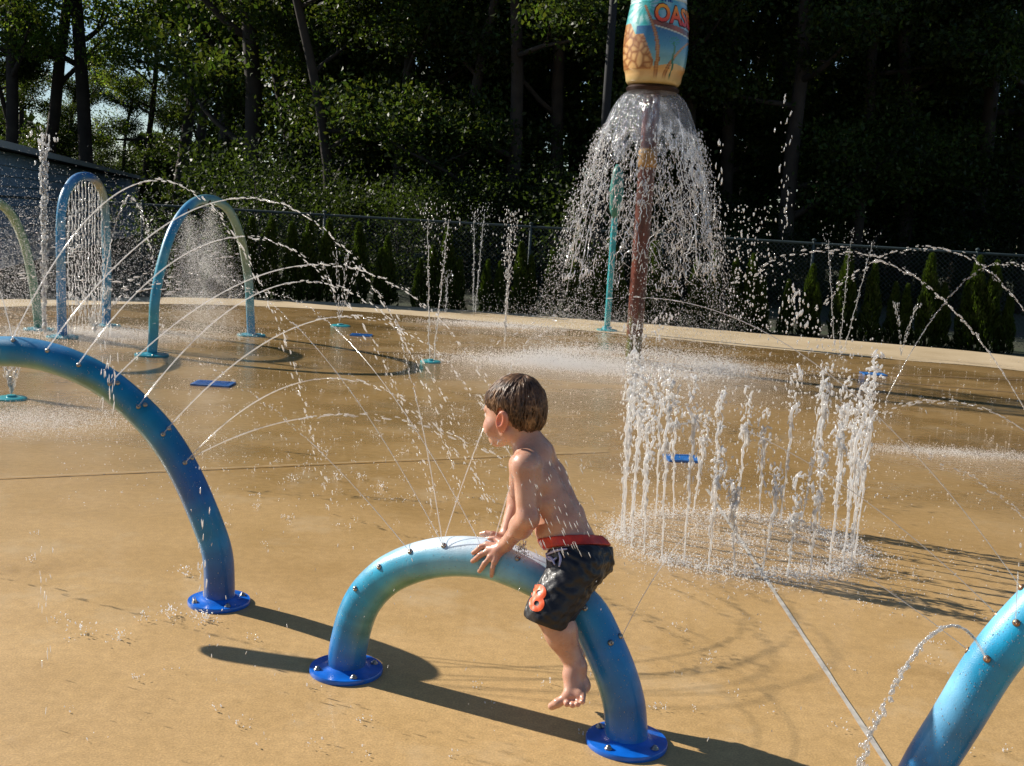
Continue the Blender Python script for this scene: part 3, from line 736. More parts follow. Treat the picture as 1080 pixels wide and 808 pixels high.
def tree_geo(seed, h, leafy, base, spread, leafsize, nleaf, lean=0.0):
    """trunk MB and leaf centres of one tree: a forked trunk, limbs, clumps of leaves round the twigs"""
    rs = random.Random(seed); b = MB(); tips = []
    def limb(p, d, L, r, lev):
        pts = [p]; rad = [r]; n = 7 if lev == 0 else 5
        q = p.copy(); dd = d.copy()
        for i in range(n):
            dd = (dd + V((rs.uniform(-1, 1), rs.uniform(-1, 1), rs.uniform(-0.4, 0.8))) * (0.10 if lev == 0 else 0.22)).normalized()
            q = q + dd * L / n; pts.append(q.copy()); rad.append(r * (1 - 0.75 * (i + 1) / n) if lev else r * (1 - 0.5 * (i + 1) / n))
        b.tube(pts, rad, 8 if lev == 0 else 5, True)
        if lev >= 2:
            tips.extend([(pts[j], 0.55) for j in (2, 3, 4, 5)]); return
        nb = (9 if lev == 0 else 5)
        for k in range(nb):
            t = (base + (1 - base) * (k + rs.random()) / nb) if lev == 0 else (0.3 + 0.7 * (k + rs.random()) / nb)
            j = min(n - 1, int(t * n)); pt = pts[j].lerp(pts[j + 1], t * n - j)
            az = rs.uniform(0, 6.283); el = rs.uniform(0.0, 0.75) if lev == 0 else rs.uniform(-0.3, 0.7)
            nd = V((math.cos(az) * math.cos(el), math.sin(az) * math.cos(el), math.sin(el)))
            if lev: nd = (nd + dd * 0.5).normalized()
            limb(pt, nd, (spread * rs.uniform(0.65, 1.15) * (1.15 - 0.5 * t)) if lev == 0 else L * rs.uniform(0.4, 0.6), rad[j] * 0.5, lev + 1)
    limb(V((0, 0, -0.05)), V((lean, 0, 1)).normalized(), h, 0.012 * h + 0.05, 0)
    T = np.array([t[0][:] for t in tips]); n = nleaf
    idx = rng.integers(0, len(T), n); clump = rng.standard_normal((n, 3)) * np.array([0.5, 0.5, 0.26]) * 0.8
    P_ = T[idx] + clump; P_[:, 2] = np.maximum(P_[:, 2], 0.1)
    sh = rng.uniform(0.5, 1.5, len(T))[idx] * rng.uniform(0.75, 1.25, n)
    tint = np.stack([sh * rng.uniform(0.8, 1.3, n), sh, sh * 0.9], 1)
    v, f = leaf_geo(P_, np.full(n, leafsize), 0.5)
    return b, v, f, np.repeat(tint, 4, 0)
protos = []
for k in range(7):
    h = [13, 12, 14, 11, 12, 13, 10][k]; light = k in (2, 5)
    b, v, f, tint = tree_geo(100 + k, h, 1, 0.06 if not light else 0.3, 3.0 if not light else 3.4, 0.125, 25000 if not light else 17000, random.uniform(-0.12, 0.12))
    root = empty('deciduous_tree'); b.build('trunk', M['bark'], root)
    np_mesh('crown', v, f, M['leafB' if light else 'leafA'], root, False, tint)
    protos.append(root)
bp = []
for k in range(4):
    n = 8500; c = rng.standard_normal((22, 3)) * np.array([0.9, 0.9, 0.0]); c[:, 2] = rng.uniform(0.3, 3.0, 22)
    idx = rng.integers(0, 22, n); P_ = c[idx] + rng.standard_normal((n, 3)) * np.array([0.42, 0.42, 0.34]); P_[:, 2] = np.abs(P_[:, 2])
    sh = rng.uniform(0.5, 1.5, 22)[idx] * rng.uniform(0.7, 1.3, n)
    v, f = leaf_geo(P_, np.full(n, 0.092), 0.5)
    root = empty('bush'); b = MB()
    for q in c[:9]: b.tube([V((0, 0, -0.05)), V((q[0] * 0.4, q[1] * 0.4, q[2] * 0.5)), V(q)], [0.03, 0.02, 0.006], 5)
    b.build('stem', M['bark'], root); np_mesh('foliage', v, f, M['leafA'], root, False, np.repeat(np.stack([sh, sh, sh], 1), 4, 0) * 0.6)
    bp.append(root)
def place(protos_, spots, fmt, cat, group):
    used = set(); spots = sorted(spots, key=lambda s: s[0]); hid = sum(1 for s in spots if s[0] < -60)
    for i, (px, Y, k, sc, rz) in enumerate(spots):
        p0 = PY(px, 230, Y)
        if k in used: o = copy_tree(protos_[k])
        else: o = protos_[k]; used.add(k)
        o.location = (p0.x, Y, -0.05); o.rotation_euler.z = rz; o.scale = (sc, sc, sc)
        o['label'] = fmt(i - hid, len(spots), px, Y, k) if i >= hid else 'unseen tall tree beyond the left edge, shading the wood'; o['category'] = cat; o['group'] = group
    for k, o in enumerate(protos_):
        if k not in used:
            for ch in list(o.children): bpy.data.objects.remove(ch)
            bpy.data.objects.remove(o)
T_ = []
rt = random.Random(5)
# (photo column, distance, kind)
for i in range(13): T_.append((rt.uniform(-8, 8) + 345 + i * 62, rt.uniform(23.5, 26), rt.choice((0, 1, 3, 4, 6)), rt.uniform(0.85, 0.95), rt.uniform(0, 6.28)))
for i in range(14): T_.append((rt.uniform(-12, 12) + 285 + i * 64, rt.uniform(29, 33), rt.choice((0, 1, 3, 4)), rt.uniform(1.15, 1.35), rt.uniform(0, 6.28)))
for i in range(11): T_.append((rt.uniform(-12, 12) + 330 + i * 76, rt.uniform(36, 40), rt.choice((0, 1, 2, 4)), rt.uniform(1.1, 1.3), rt.uniform(0, 6.28)))
T_ += [(47, 44, 5, 1.25, 0.4), (92, 42, 2, 1.3, 2.2), (10, 40, 2, 1.15, 4.0), (186, 43, 5, 1.2, 1.2), (232, 38, 2, 1.15, 5.0), (205, 47, 0, 0.8, 3.0), (-40, 44, 1, 1.2, 1.0), (28, 52, 4, 0.8, 2.5), (80, 54, 3, 0.62, 0.5), (262, 46, 1, 1.15, 0.5), (160, 52, 4, 0.5, 1.0), (64, 47, 3, 0.62, 1.7), (148, 46, 5, 0.72, 0.2), (20, 45, 6, 0.8, 3.3), (126, 52, 3, 0.6, 2.2), (205, 41, 5, 1.0, 1.9), (262, 40, 2, 1.05, 4.9), (318, 31, 6, 1.2, 2.0), (398, 29.5, 3, 1.1, 5.1)]
for i in range(7): T_.append((-120 - i * 110, rt.uniform(40, 46), rt.choice((0, 1, 4)), 1.4, rt.uniform(0, 6.28)))  # unseen trees left of the view, put there to shade the wood
def tl(i, n, px, Y, k):
    side = 'left' if px < 540 else 'right'
    dist = 'near row' if Y < 27 else ('middle row' if Y < 34 else 'far row')
    return f"{'thin open' if k in (2, 5) else 'dark leafy'} tree in the {dist}, {ordinal(i)} tree trunk from the left"
place(protos, T_, tl, 'tree', 'trees of the wood behind the fence')
B_ = []
for i in range(16): B_.append((270 + i * 54 + rt.uniform(-12, 12), rt.uniform(20.5, 26), rt.randrange(4), rt.choice((0.35, 0.5, 0.7, 0.9)), rt.uniform(0, 6.28)))
place(bp, B_, lambda i, n, px, Y, k: f"leafy dark bush behind the fence, {ordinal(i)} bush from the left", 'bush', 'bushes under the trees')
# far wood behind everything
n = 60000; x = rng.uniform(-60, 60, n); y = rng.uniform(58, 64, n)
hgt = 6.5 + 3.0 * np.sin(x * 0.35) + 2 * np.sin(x * 0.9 + 1) + np.clip((x + 14) * 0.3, -3.5, 5)
z = rng.uniform(0, 1, n) ** 0.9 * np.maximum(3, hgt)
v, f = leaf_geo(np.stack([x, y, z], 1), np.full(n, 0.55), 0.5, 0.8)
sh = rng.uniform(0.4, 1.4, n)
tag(np_mesh('distant_wood', v, f, M['leafA'], None, False, np.repeat(np.stack([sh, sh, sh], 1), 4, 0)), 'dark far off wood closing the gaps between the trees', 'wood', kind='stuff')

# ------------------------------------------------------------------ row of small conifers along the fence
M['thuja'] = leafmat('thuja', (0.024, 0.042, 0.008), (0.06, 0.10, 0.01), 0.35)
cp = []
for k in range(4):
    n = 2600; t = rng.uniform(0, 1, n) ** 0.8; H_ = 1.28
    a = rng.uniform(0, 6.283, n); rad = 0.17 * (1 - t) ** 0.65 * (0.55 + 0.6 * rng.uniform(0, 1, n) ** 0.4) * (1 + 0.25 * np.sin(a * 3 + t * 14 + k))
    P_ = np.stack([rad * np.cos(a) + 0.02 * np.sin(t * 5 + k), rad * np.sin(a), 0.04 + t * H_], 1)
    sz = 0.085 * np.ones(n); nn_ = len(P_)
    d = np.stack([np.cos(a) * 0.5, np.sin(a) * 0.5, np.ones(n)], 1) + rng.standard_normal((n, 3)) * 0.25; d /= np.linalg.norm(d, axis=1)[:, None]
    s_ = np.cross(d, rng.standard_normal((n, 3))); s_ /= np.linalg.norm(s_, axis=1)[:, None]
    v = np.stack([P_ - d * 0.045, P_ + s_ * 0.016, P_ + d * 0.055, P_ - s_ * 0.016], 1).reshape(-1, 3); f = np.arange(n * 4).reshape(-1, 4)
    sh = rng.uniform(0.6, 1.4, n) * (0.8 + 0.5 * t)
    root = empty('small_conifer'); b = MB(); b.tube([V((0, 0, -0.04)), V((0, 0, 0.5)), V((0, 0, 1.1))], [0.02, 0.014, 0.004], 6); b.build('trunk', M['bark'], root)
    np_mesh('foliage', v, f, M['thuja'], root, False, np.repeat(np.stack([sh, sh, sh * 0.8], 1), 4, 0)); cp.append(root)
C_ = []
xs = list(np.arange(196, 1085, 26.0))
xs = list(np.arange(190, 1090, 19.0))
for i, x in enumerate(xs):
    Yf = float(np.interp(x, [q[0] for q in FL], [q[1] for q in FL])) - 0.42
    C_.append((x + rt.uniform(-8, 8), Yf, rt.randrange(4), rt.choice((0.62, 0.7, 0.8, 0.92, 1.0)) * rt.uniform(0.93, 1.06), rt.uniform(0, 6.28)))
place(cp, C_, lambda i, n, px, Y, k: f"small pointed conifer in the fence row, {ordinal(i)} conifer from the left", 'conifer', 'row of small conifers along the fence')
# ------------------------------------------------------------------ implicit surfaces for the boy
class SDF:
    def __init__(s, lo, hi, h):
        s.lo = np.array(lo, float); s.h = h
        s.n = np.ceil((np.array(hi) - s.lo) / h).astype(int) + 1
        s.d = np.full(s.n, 0.2, dtype=np.float32)
    def sub(s, lo, hi):
        a = np.clip(np.floor((np.array(lo) - s.lo) / s.h).astype(int), 0, s.n - 1); b_ = np.clip(np.ceil((np.array(hi) - s.lo) / s.h).astype(int) + 1, 1, s.n)
        sl = tuple(slice(int(a[i]), int(b_[i])) for i in range(3))
        X, Y_, Z = np.meshgrid(*[s.lo[i] + s.h * np.arange(a[i], b_[i]) for i in range(3)], indexing='ij')
        return sl, np.stack([X, Y_, Z], -1)
    def comb(s, sl, d, k, op='u'):
        o = s.d[sl]
        if op == 'u':
            if k > 0:
                hh = np.clip(0.5 + 0.5 * (o - d) / k, 0, 1); r = o * (1 - hh) + d * hh - k * hh * (1 - hh)
            else: r = np.minimum(o, d)
        else:   # subtract
            d = -d; hh = np.clip(0.5 - 0.5 * (o - d) / max(k, 1e-6), 0, 1); r = o * (1 - hh) + d * hh + k * hh * (1 - hh)
        s.d[sl] = r
    def cap(s, a, b_, r1, r2=None, k=0.012, op='u'):
        r2 = r1 if r2 is None else r2; a = np.array(a); b_ = np.array(b_); m_ = max(r1, r2) + k * 1.5 + 0.004
        sl, P_ = s.sub(np.minimum(a, b_) - m_, np.maximum(a, b_) + m_)
        ab = b_ - a; L2 = ab @ ab; t = np.clip(((P_ - a) @ ab) / max(L2, 1e-12), 0, 1)
        d = np.linalg.norm(P_ - a - t[..., None] * ab, axis=-1) - (r1 + (r2 - r1) * t)
        s.comb(sl, d, k, op)
    def ell(s, c, r, Rm=None, k=0.012, op='u'):
        c = np.array(c); r = np.array(r, float); m_ = r.max() + k * 1.5 + 0.004
        sl, P_ = s.sub(c - m_, c + m_); q = P_ - c
        if Rm is not None: q = q @ Rm       # columns of Rm = local axes
        k0 = np.linalg.norm(q / r, axis=-1); k1 = np.linalg.norm(q / r ** 2, axis=-1)
        d = k0 * (k0 - 1) / np.maximum(k1, 1e-6)
        s.comb(sl, d, k, op)
    def mesh(s):
        D = s.d; sg = D < 0
        idx = -np.ones(np.array(D.shape) - 1, dtype=np.int64)
        c = [(i, j, k) for i in (0, 1) for j in (0, 1) for k in (0, 1)]
        S = lambda A, o: A[o[0]:A.shape[0] - 1 + o[0], o[1]:A.shape[1] - 1 + o[1], o[2]:A.shape[2] - 1 + o[2]]
        cnt = sum(S(sg, o).astype(np.int8) for o in c); act = (cnt > 0) & (cnt < 8)
        cells = np.argwhere(act); idx[act] = np.arange(len(cells))
        acc = np.zeros((len(cells), 3)); num = np.zeros(len(cells))
        for o in c:
            for ax in range(3):
                if o[ax]: continue
                o2 = list(o); o2[ax] = 1
                d0 = D[tuple((cells + o).T)]; d1 = D[tuple((cells + o2).T)]; cr = (d0 < 0) != (d1 < 0)
                t = np.where(cr, d0 / np.where(cr, d0 - d1, 1), 0)
                p = cells + np.array(o, float); p[:, ax] += t
                acc += p * cr[:, None]; num += cr
        v = s.lo + s.h * acc / num[:, None]
        faces = []
        for ax in range(3):
            o1, o2 = [(1, 2), (2, 0), (0, 1)][ax]
            e0 = [slice(1, -1)] * 3; e0[ax] = slice(0, -1); e1 = list(e0); e1[ax] = slice(1, None)
            a_ = sg[tuple(e0)]; b_ = sg[tuple(e1)]
            for flip in (False, True):
                m_ = (a_ & ~b_) if not flip else (~a_ & b_)
                p = np.argwhere(m_); 
                if not len(p): continue
                off = np.ones(3, int); off[ax] = 0; p = p + off
                u = np.zeros(3, int); u[o1] = -1; w_ = np.zeros(3, int); w_[o2] = -1
                q = [idx[tuple((p + x).T)] for x in (0 * u, u, u + w_, w_)]
                if flip: q = q[::-1]
                faces.append(np.stack(q, 1))
        return v, np.concatenate(faces)
def smooth_mesh(o, it=2, f=0.5):
    me = o.data; n = len(me.vertices); co = np.empty(n * 3, np.float32); me.vertices.foreach_get('co', co); co = co.reshape(-1, 3)
    e = np.empty(len(me.edges) * 2, np.int32); me.edges.foreach_get('vertices', e); e = e.reshape(-1, 2)
    deg = np.bincount(e.ravel(), minlength=n)[:, None].clip(1)
    for _ in range(it):
        for ff in (f, -f * 0.9):
            s_ = np.zeros_like(co); np.add.at(s_, e[:, 0], co[e[:, 1]]); np.add.at(s_, e[:, 1], co[e[:, 0]])
            co = co + ff * (s_ / deg - co)
    me.vertices.foreach_set('co', co.ravel()); me.update(); return co

def BP(px, py, l): return np.array(PP(px, py, SL, AZ_S, l)[:])
F_ = np.array(FWD[:]); L_ = np.array(LEFT[:]); U_ = np.array([0, 0, 1.0])
def surf(px, py, off):
    h = sbt.ray_cast(CAM, ray(px, py).normalized()); n_ = h[1]
    if n_.dot(h[0] - CAM) > 0: n_ = -n_
    return np.array((h[0] + n_ * off)[:])
H_LOC = BP(543.5, 432.5, 0.0)
# head frame
hy = math.atan2(FWD.y, FWD.x) - R(9); hp = R(-6)
hf = V((math.cos(hy) * math.cos(hp), math.sin(hy) * math.cos(hp), math.sin(hp))); hl = V((-math.sin(hy), math.cos(hy), 0)); hu = hf.cross(hl)
HM = np.stack([np.array(hf[:]), np.array(hl[:]), np.array(hu[:])], 1)     # local -> world columns
hw = lambda p: H_LOC + HM @ np.array(p, float)

body_lo = H_LOC + np.array([-0.22, -0.32, -0.95]); 
pts_all = np.array([BP(575, 750, 0.16), BP(500, 590, 0.08), BP(650, 590, 0.1), BP(650, 590, -0.12), BP(545, 390, 0.1), BP(545, 390, -0.1), BP(640, 700, -0.16), BP(560, 650, 0.22)])
lo = pts_all.min(0) - 0.06; hi = pts_all.max(0) + 0.06
B = SDF(lo, hi, 0.0027)
# spine
PEL = BP(609.5, 589, 0.0)
sp = [(PEL, (0.062, 0.085, 0.060)), (BP(603, 568, 0), (0.057, 0.076, 0.05)), (BP(594, 547, 0), (0.060, 0.072, 0.05)), (BP(583, 527, 0), (0.060, 0.074, 0.05)), (BP(573, 507, 0), (0.055, 0.078, 0.05)), (BP(564, 489, 0), (0.048, 0.072, 0.042))]
spd = sp[-1][0] - PEL; spd /= np.linalg.norm(spd)
lat = L_; fw = np.cross(lat, spd); fw = np.cross(lat, spd); fw /= np.linalg.norm(fw)
if fw @ F_ < 0: fw = -fw
TM = np.stack([fw, lat, spd], 1)
for c, r in sp: B.ell(c, r, TM, 0.03)
B.ell(BP(582, 560, 0.0), (0.040, 0.060, 0.045), TM, 0.04)                 # belly
for s_ in (1, -1):      # shoulder blades, buttocks
    B.ell(sp[4][0] - fw * 0.030 + lat * 0.036 * s_, (0.020, 0.024, 0.034), TM, 0.03)
    B.ell(PEL - fw * 0.030 + lat * 0.036 * s_ - spd * 0.015, (0.045, 0.045, 0.05), TM, 0.02)
# spine groove
for (a, b_) in zip(sp[1:5], sp[2:6]): B.cap(a[0] - fw * (a[1][0] + 0.006), b_[0] - fw * (b_[1][0] + 0.006), 0.007, 0.007, 0.018, 'sub')
# neck
NB = BP(560, 477, 0); NT = hw((-0.022, 0, -0.045))
B.cap(NB, NT, 0.045, 0.041, 0.025); B.ell(BP(566, 479, 0), (0.044, 0.058, 0.040), TM, 0.03)
for s_ in (1, -1): B.cap(NB + (NT - NB) * 0.25, sp[5][0] + lat * 0.062 * s_ + spd * 0.012, 0.026, 0.024, 0.03)   # trapezius
# arms
LS = BP(554, 492, 0.080); LE = BP(556.5, 547, 0.105); LW = surf(534.5, 581, 0.028)
B.ell(LS, (0.034, 0.033, 0.035), TM, 0.03)
B.cap(LS, LE, 0.0345, 0.029, 0.02)
B.cap(LE, LW, 0.030, 0.019, 0.015); B.ell(LE * 0.7 + LW * 0.3, (0.031, 0.031, 0.034), None, 0.02)
RS = BP(551, 490, -0.070); RE = BP(547, 525, -0.115); RW = BP(533, 566, -0.045)
B.ell(RS, (0.033, 0.033, 0.033), TM, 0.03); B.cap(RS, RE, 0.036, 0.030, 0.02); B.cap(RE, RW, 0.030, 0.019, 0.015)
# left hand: palm on the pipe, four fingers spread down its near side, thumb over the top
KN = [(514.6, 577.6), (515.8, 583.2), (518.8, 588.6), (523.4, 592.4)]
TIP = [(499.9, 583.6), (499.4, 591.6), (506.6, 601.2), (519.4, 606.2)]
PALM = surf(526.5, 583, 0.014)
B.cap(LW, PALM, 0.019, 0.017, 0.010)
for (kx, ky), (tx, ty), r in zip(KN, TIP, (0.0080, 0.0083, 0.0079, 0.0072)):
    k0 = surf(kx, ky, 0.013); mx, my = kx * 0.55 + tx * 0.45, ky * 0.55 + ty * 0.45 - 0.6
    k1 = surf(mx, my, 0.0135); k2 = surf(kx * 0.25 + tx * 0.75, ky * 0.25 + ty * 0.75, 0.0085); k3 = surf(tx, ty, 0.0062)
    B.cap(LW * 0.35 + PALM * 0.65, k0, 0.0125, r + 0.0025, 0.006)
    B.cap(k0, k1, r + 0.0005, r, 0.002); B.cap(k1, k2, r, r * 0.94, 0.0015); B.cap(k2, k3, r * 0.94, r * 0.78, 0.0015)
tb0 = LW * 0.55 + PALM * 0.45 - L_ * 0.014; tb1 = surf(522.5, 572.5, 0.012); tb2 = surf(516.5, 571, 0.009)
B.cap(tb0, tb1, 0.0115, 0.0088, 0.006); B.cap(tb1, tb2, 0.0088, 0.0072, 0.0015)
# right hand on the far side of the pipe
def near_pt(i, l, z):   # point by pipe centre-line position, offset across and up
    c = SPl[i]; return np.array(c[:]) + L_ * l + U_ * z
i0 = min(range(90), key=lambda i: (SPl[i] - V(BP(530, 590, 0))).length)
rp = near_pt(i0, -0.040, 0.056)
B.cap(RW, rp, 0.018, 0.017, 0.010)
for k in range(4):
    l = -0.018 - 0.017 * k; zz = math.sqrt(max(0, 0.066 ** 2 - l * l)) if abs(l) < 0.066 else 0.008
    a = near_pt(i0 - 3 if SPl[i0 - 3].dot(FWD) > SPl[i0].dot(FWD) else i0 + 3, l, zz + 0.004)
    d_ = F_ * (0.020 if k != 3 else 0.016); r = 0.0078
    b0 = a + d_; b1 = b0 + d_ * 0.8 - U_ * 0.005
    B.cap(rp * 0.7 + a * 0.3, a, 0.012, r + 0.002, 0.006); B.cap(a, b0, r + 0.0005, r, 0.002); B.cap(b0, b1, r, r * 0.8, 0.0015)
B.cap(rp + L_ * 0.01, near_pt(i0, 0.012, 0.066) + F_ * 0.028, 0.010, 0.0078, 0.004)
# legs
LH = BP(608, 598, 0.05); LK = BP(580.5, 645, 0.118); LA = BP(607.5, 703, 0.105)
B.cap(LH, LK, 0.060, 0.046, 0.02)
B.cap(LK, LA, 0.044, 0.0265, 0.012); B.ell(LK * 0.65 + LA * 0.35 + F_ * -0.006, (0.043, 0.041, 0.05), None, 0.02)
HEEL = BP(614, 723, 0.100); B.cap(LA, HEEL, 0.024, 0.019, 0.012)
D0 = BP(604, 712, 0.118); D1 = BP(600.5, 733, 0.150); D2 = BP(611.5, 733.5, 0.146)
B.cap(LA, D0, 0.027, 0.025, 0.012); B.cap(D0, D1, 0.024, 0.0155, 0.012); B.cap(D0, D2, 0.021, 0.012, 0.012); B.cap(HEEL, D2, 0.018, 0.012, 0.014); B.cap(HEEL, D1, 0.017, 0.013, 0.014); B.cap(D1, D2, 0.013, 0.012, 0.01)
B.cap(BP(596.5, 736.5, 0.155), BP(588, 741.5, 0.165), 0.0135, 0.0125, 0.008); B.cap(BP(588, 741.5, 0.165), BP(582, 744.8, 0.166), 0.0125, 0.0108, 0.004)
for k, (x, y) in enumerate(((598.2, 741.5), (604.0, 742.8), (609.4, 742.0), (614.4, 739.4))):
    r = 0.0088 - 0.0005 * k
    B.cap(BP(x + 0.4, y - 6, 0.150), BP(x, y, 0.168), r + 0.001, r, 0.0015); B.ell(BP(x - 0.2, y + 0.6, 0.172), (r * 1.04,) * 3, None, 0.002)
RH = BP(612, 596, -0.05); RK = BP(592, 640, -0.118); RA = BP(608, 690, -0.11)
B.cap(RH, RK, 0.060, 0.046, 0.02); B.cap(RK, RA, 0.042, 0.025, 0.012); B.cap(RA, BP(610, 706, -0.11), 0.022, 0.018, 0.01); B.cap(RA, BP(600, 714, -0.12), 0.021, 0.012, 0.01)
for k in range(5): B.cap(BP(600, 714, -0.12 - 0.009 * (k - 2)), BP(597, 721, -0.12 - 0.0105 * (k - 2)), 0.0075, 0.0065, 0.0015)
# head
def hcap(a, b_, r1, r2=None, k=0.01, op='u'): B.cap(hw(a), hw(b_), r1, r2, k, op)
def hell(c, r, k=0.012, op='u', rot=None): B.ell(hw(c), r, HM if rot is None else HM @ rot, k, op)
hell((-0.004, 0, 0.018), (0.076, 0.067, 0.078))
hell((0.028, 0, -0.028), (0.055, 0.055, 0.066), 0.025)
hell((0.038, 0, 0.022), (0.046, 0.054, 0.044), 0.02)
for s_ in (1, -1):
    hell((0.050, 0.034 * s_, -0.046), (0.031, 0.029, 0.030), 0.02)
    hcap((0.0, 0.045 * s_, -0.058), (0.052, 0.012 * s_, -0.084), 0.018, 0.016, 0.02)
    hcap((0.078, 0.018 * s_, 0.004), (0.072, 0.040 * s_, 0.002), 0.006, 0.005, 0.012)
    hell((0.086, 0.028 * s_, -0.012), (0.010, 0.015, 0.010), 0.008, 'sub')
    hell((0.071, 0.028 * s_, -0.013), (0.0115,) * 3, 0.002)
    hell((0.088, 0.0075 * s_, -0.042), (0.007, 0.006, 0.005), 0.005)
    er = np.array(Matrix.Rotation(R(-14), 3, 'Y'))
    hell((-0.006, 0.0745 * s_, -0.022), (0.0185, 0.0075, 0.030), 0.004, 'u', er @ np.array(Matrix.Rotation(R(16 * s_), 3, 'Z')))
    hell((-0.002, 0.0825 * s_, -0.018), (0.0095, 0.0055, 0.018), 0.003, 'sub', er)
    hell((0.003, 0.0705 * s_, -0.048), (0.007, 0.005, 0.008), 0.004)
hcap((0.082, 0, -0.008), (0.093, 0, -0.035), 0.006, 0.0085, 0.010)
hell((0.094, 0, -0.038), (0.0085, 0.0085, 0.007), 0.006)
hell((0.078, 0, -0.060), (0.012, 0.022, 0.014), 0.012)
hcap((0.087, 0.012, -0.0585), (0.087, -0.012, -0.0585), 0.0045, 0.0045, 0.003); hcap((0.085, 0.010, -0.0665), (0.085, -0.010, -0.0665), 0.0052, 0.0052, 0.002)
hell((0.066, 0, -0.085), (0.021, 0.022, 0.019), 0.016)
v, f = B.mesh()
# skin colours by place on the body
hc = (v - H_LOC) @ HM
skin = np.tile(np.array([0.58, 0.335, 0.235]), (len(v), 1))
def blend(mask, c):
    global skin
    mask = np.clip(mask, 0, 1)[:, None]; skin = skin * (1 - mask) + np.array(c) * mask
gs = lambda p, c, r: np.exp(-(((p - np.array(c)) / np.array(r)) ** 2).sum(1))
for s_ in (1, -1):
    blend(gs(hc, (0.055, 0.036 * s_, -0.045), (0.03, 0.022, 0.022)) * 0.45, (0.66, 0.25, 0.19))
    blend(gs(hc, (-0.006, 0.076 * s_, -0.024), (0.024, 0.014, 0.032)) * 0.9, (0.75, 0.21, 0.11))
    ed = np.linalg.norm(hc - np.array([0.071, 0.028 * s_, -0.013]), axis=1) < 0.0128
    blend((ed & (hc[:, 0] > 0.073) & (np.abs(hc[:, 2] + 0.013) < 0.006)).astype(float), (0.75, 0.72, 0.7))
    blend((ed & (np.linalg.norm(hc[:, 1:] - np.array([0.028 * s_, -0.013]), axis=1) < 0.0045)).astype(float), (0.05, 0.03, 0.02))
    blend(gs(hc, (0.08, 0.029 * s_, 0.006), (0.02, 0.014, 0.003)) * 0.7, (0.16, 0.08, 0.04))
blend(gs(hc, (0.088, 0, -0.0625), (0.012, 0.015, 0.006)) * 0.9, (0.55, 0.14, 0.12))
for p_, r_ in ((LE, 0.03), (LK, 0.03), (HEEL, 0.02), (BP(604, 741, 0.16), 0.025), (PALM, 0.03), (BP(505, 594, 0.04), 0.02)): blend(gs(v, p_, (r_,) * 3) * 0.4, (0.66, 0.25, 0.17))
sm = mat('wet_skin'); q = N(sm); ob = q.obj()
a = q.n('ShaderNodeAttribute', attribute_name='paint').outputs['Color']
q.l(q.mix(1.0, a, q.ramp(q.noise(22, 4, ob), [(0.3, (0.86, 0.76, 0.74)), (0.7, (1.08, 1.08, 1.08))]), 'MULTIPLY'), q.b.inputs['Base Color'])
q.l(q.ramp(q.noise(60, 3, ob), [(0.35, (0.2,) * 3), (0.65, (0.55,) * 3)]), q.b.inputs['Roughness'])
q.b.inputs['Subsurface Weight'].default_value = 0.25; q.b.inputs['Subsurface Radius'].default_value = (1.0, 0.35, 0.2); q.b.inputs['Subsurface Scale'].default_value = 0.012
q.b.inputs['Coat Weight'].default_value = 0.25; q.b.inputs['Coat Roughness'].default_value = 0.15
q.l(q.bump(q.noise(240, 2, ob), 0.12, 0.001), q.b.inputs['Normal'])
body = np_mesh('person', v, f, sm, None, True, skin)
for c, r in []: pass
tag(body, 'barefoot toddler in black swim shorts sitting astride the small arch, facing left', 'person')
smooth_mesh(body, 2)
bt = BVHTree.FromPolygons([V(p) for p in v], [tuple(int(i) for i in ff) for ff in f])
def bead_on(tree, n, px0, px1, py0, py1, D, r0, r1):
    k = 0
    for _ in range(n * 3):
        if k >= n: break
        h = tree.ray_cast(CAM, ray(random.uniform(px0, px1), random.uniform(py0, py1)).normalized())
        if h[0] is None: continue
        nn_ = h[1] if h[1].dot(h[0] - CAM) < 0 else -h[1]; D.add(h[0] + nn_ * r0 * 0.3, random.uniform(r0, r1), (0, 0, 1), random.uniform(0.9, 2.0)); k += 1
DB = Drops()
bead_on(bt, 170, 525, 645, 470, 580, DB, 0.0004, 0.0010); bead_on(bt, 50, 560, 625, 655, 745, DB, 0.0004, 0.0010)
bead_on(sbt, 500, 345, 690, 565, 780, DB, 0.0005, 0.0014); bead_on(bbt, 320, 0, 250, 360, 630, DB, 0.0006, 0.0017); bead_on(rbt, 260, 955, 1080, 600, 808, DB, 0.0005, 0.0013)
tag(DB.build('water_beads', M['drop']), 'beads of water clinging to the boy and the painted pipes', 'droplets', kind='stuff')
# --- hair
Hh = SDF(H_LOC - 0.13, H_LOC + 0.13, 0.002)
Hh.ell(hw((-0.008, 0, 0.018)), (0.0785, 0.0715, 0.0825), HM, 0.0)
Hh.ell(hw((-0.042, 0, -0.022)), (0.0365, 0.052, 0.048), HM, 0.02)
Hh.ell(hw((0.035, 0, 0.022)), (0.0500, 0.0575, 0.0475), HM, 0.02)
sl, Pw = Hh.sub(Hh.lo, Hh.lo + Hh.h * (Hh.n - 1)); q_ = (Pw - H_LOC) @ HM
whorl = np.array([-0.035, 0.01, 0.10]); rel = q_ - whorl
phi = np.arctan2(rel[..., 1], rel[..., 0]); dist = np.linalg.norm(rel, axis=-1)
warp = phi + 2.2 * dist + 0.25 * np.sin(dist * 60 + phi * 3)
gro = 0.0024 * np.sin(warp * 23) + 0.0013 * np.sin(warp * 41 + dist * 40) + 0.0011 * np.sin(warp * 67 + 1)
x_ = q_[..., 0]
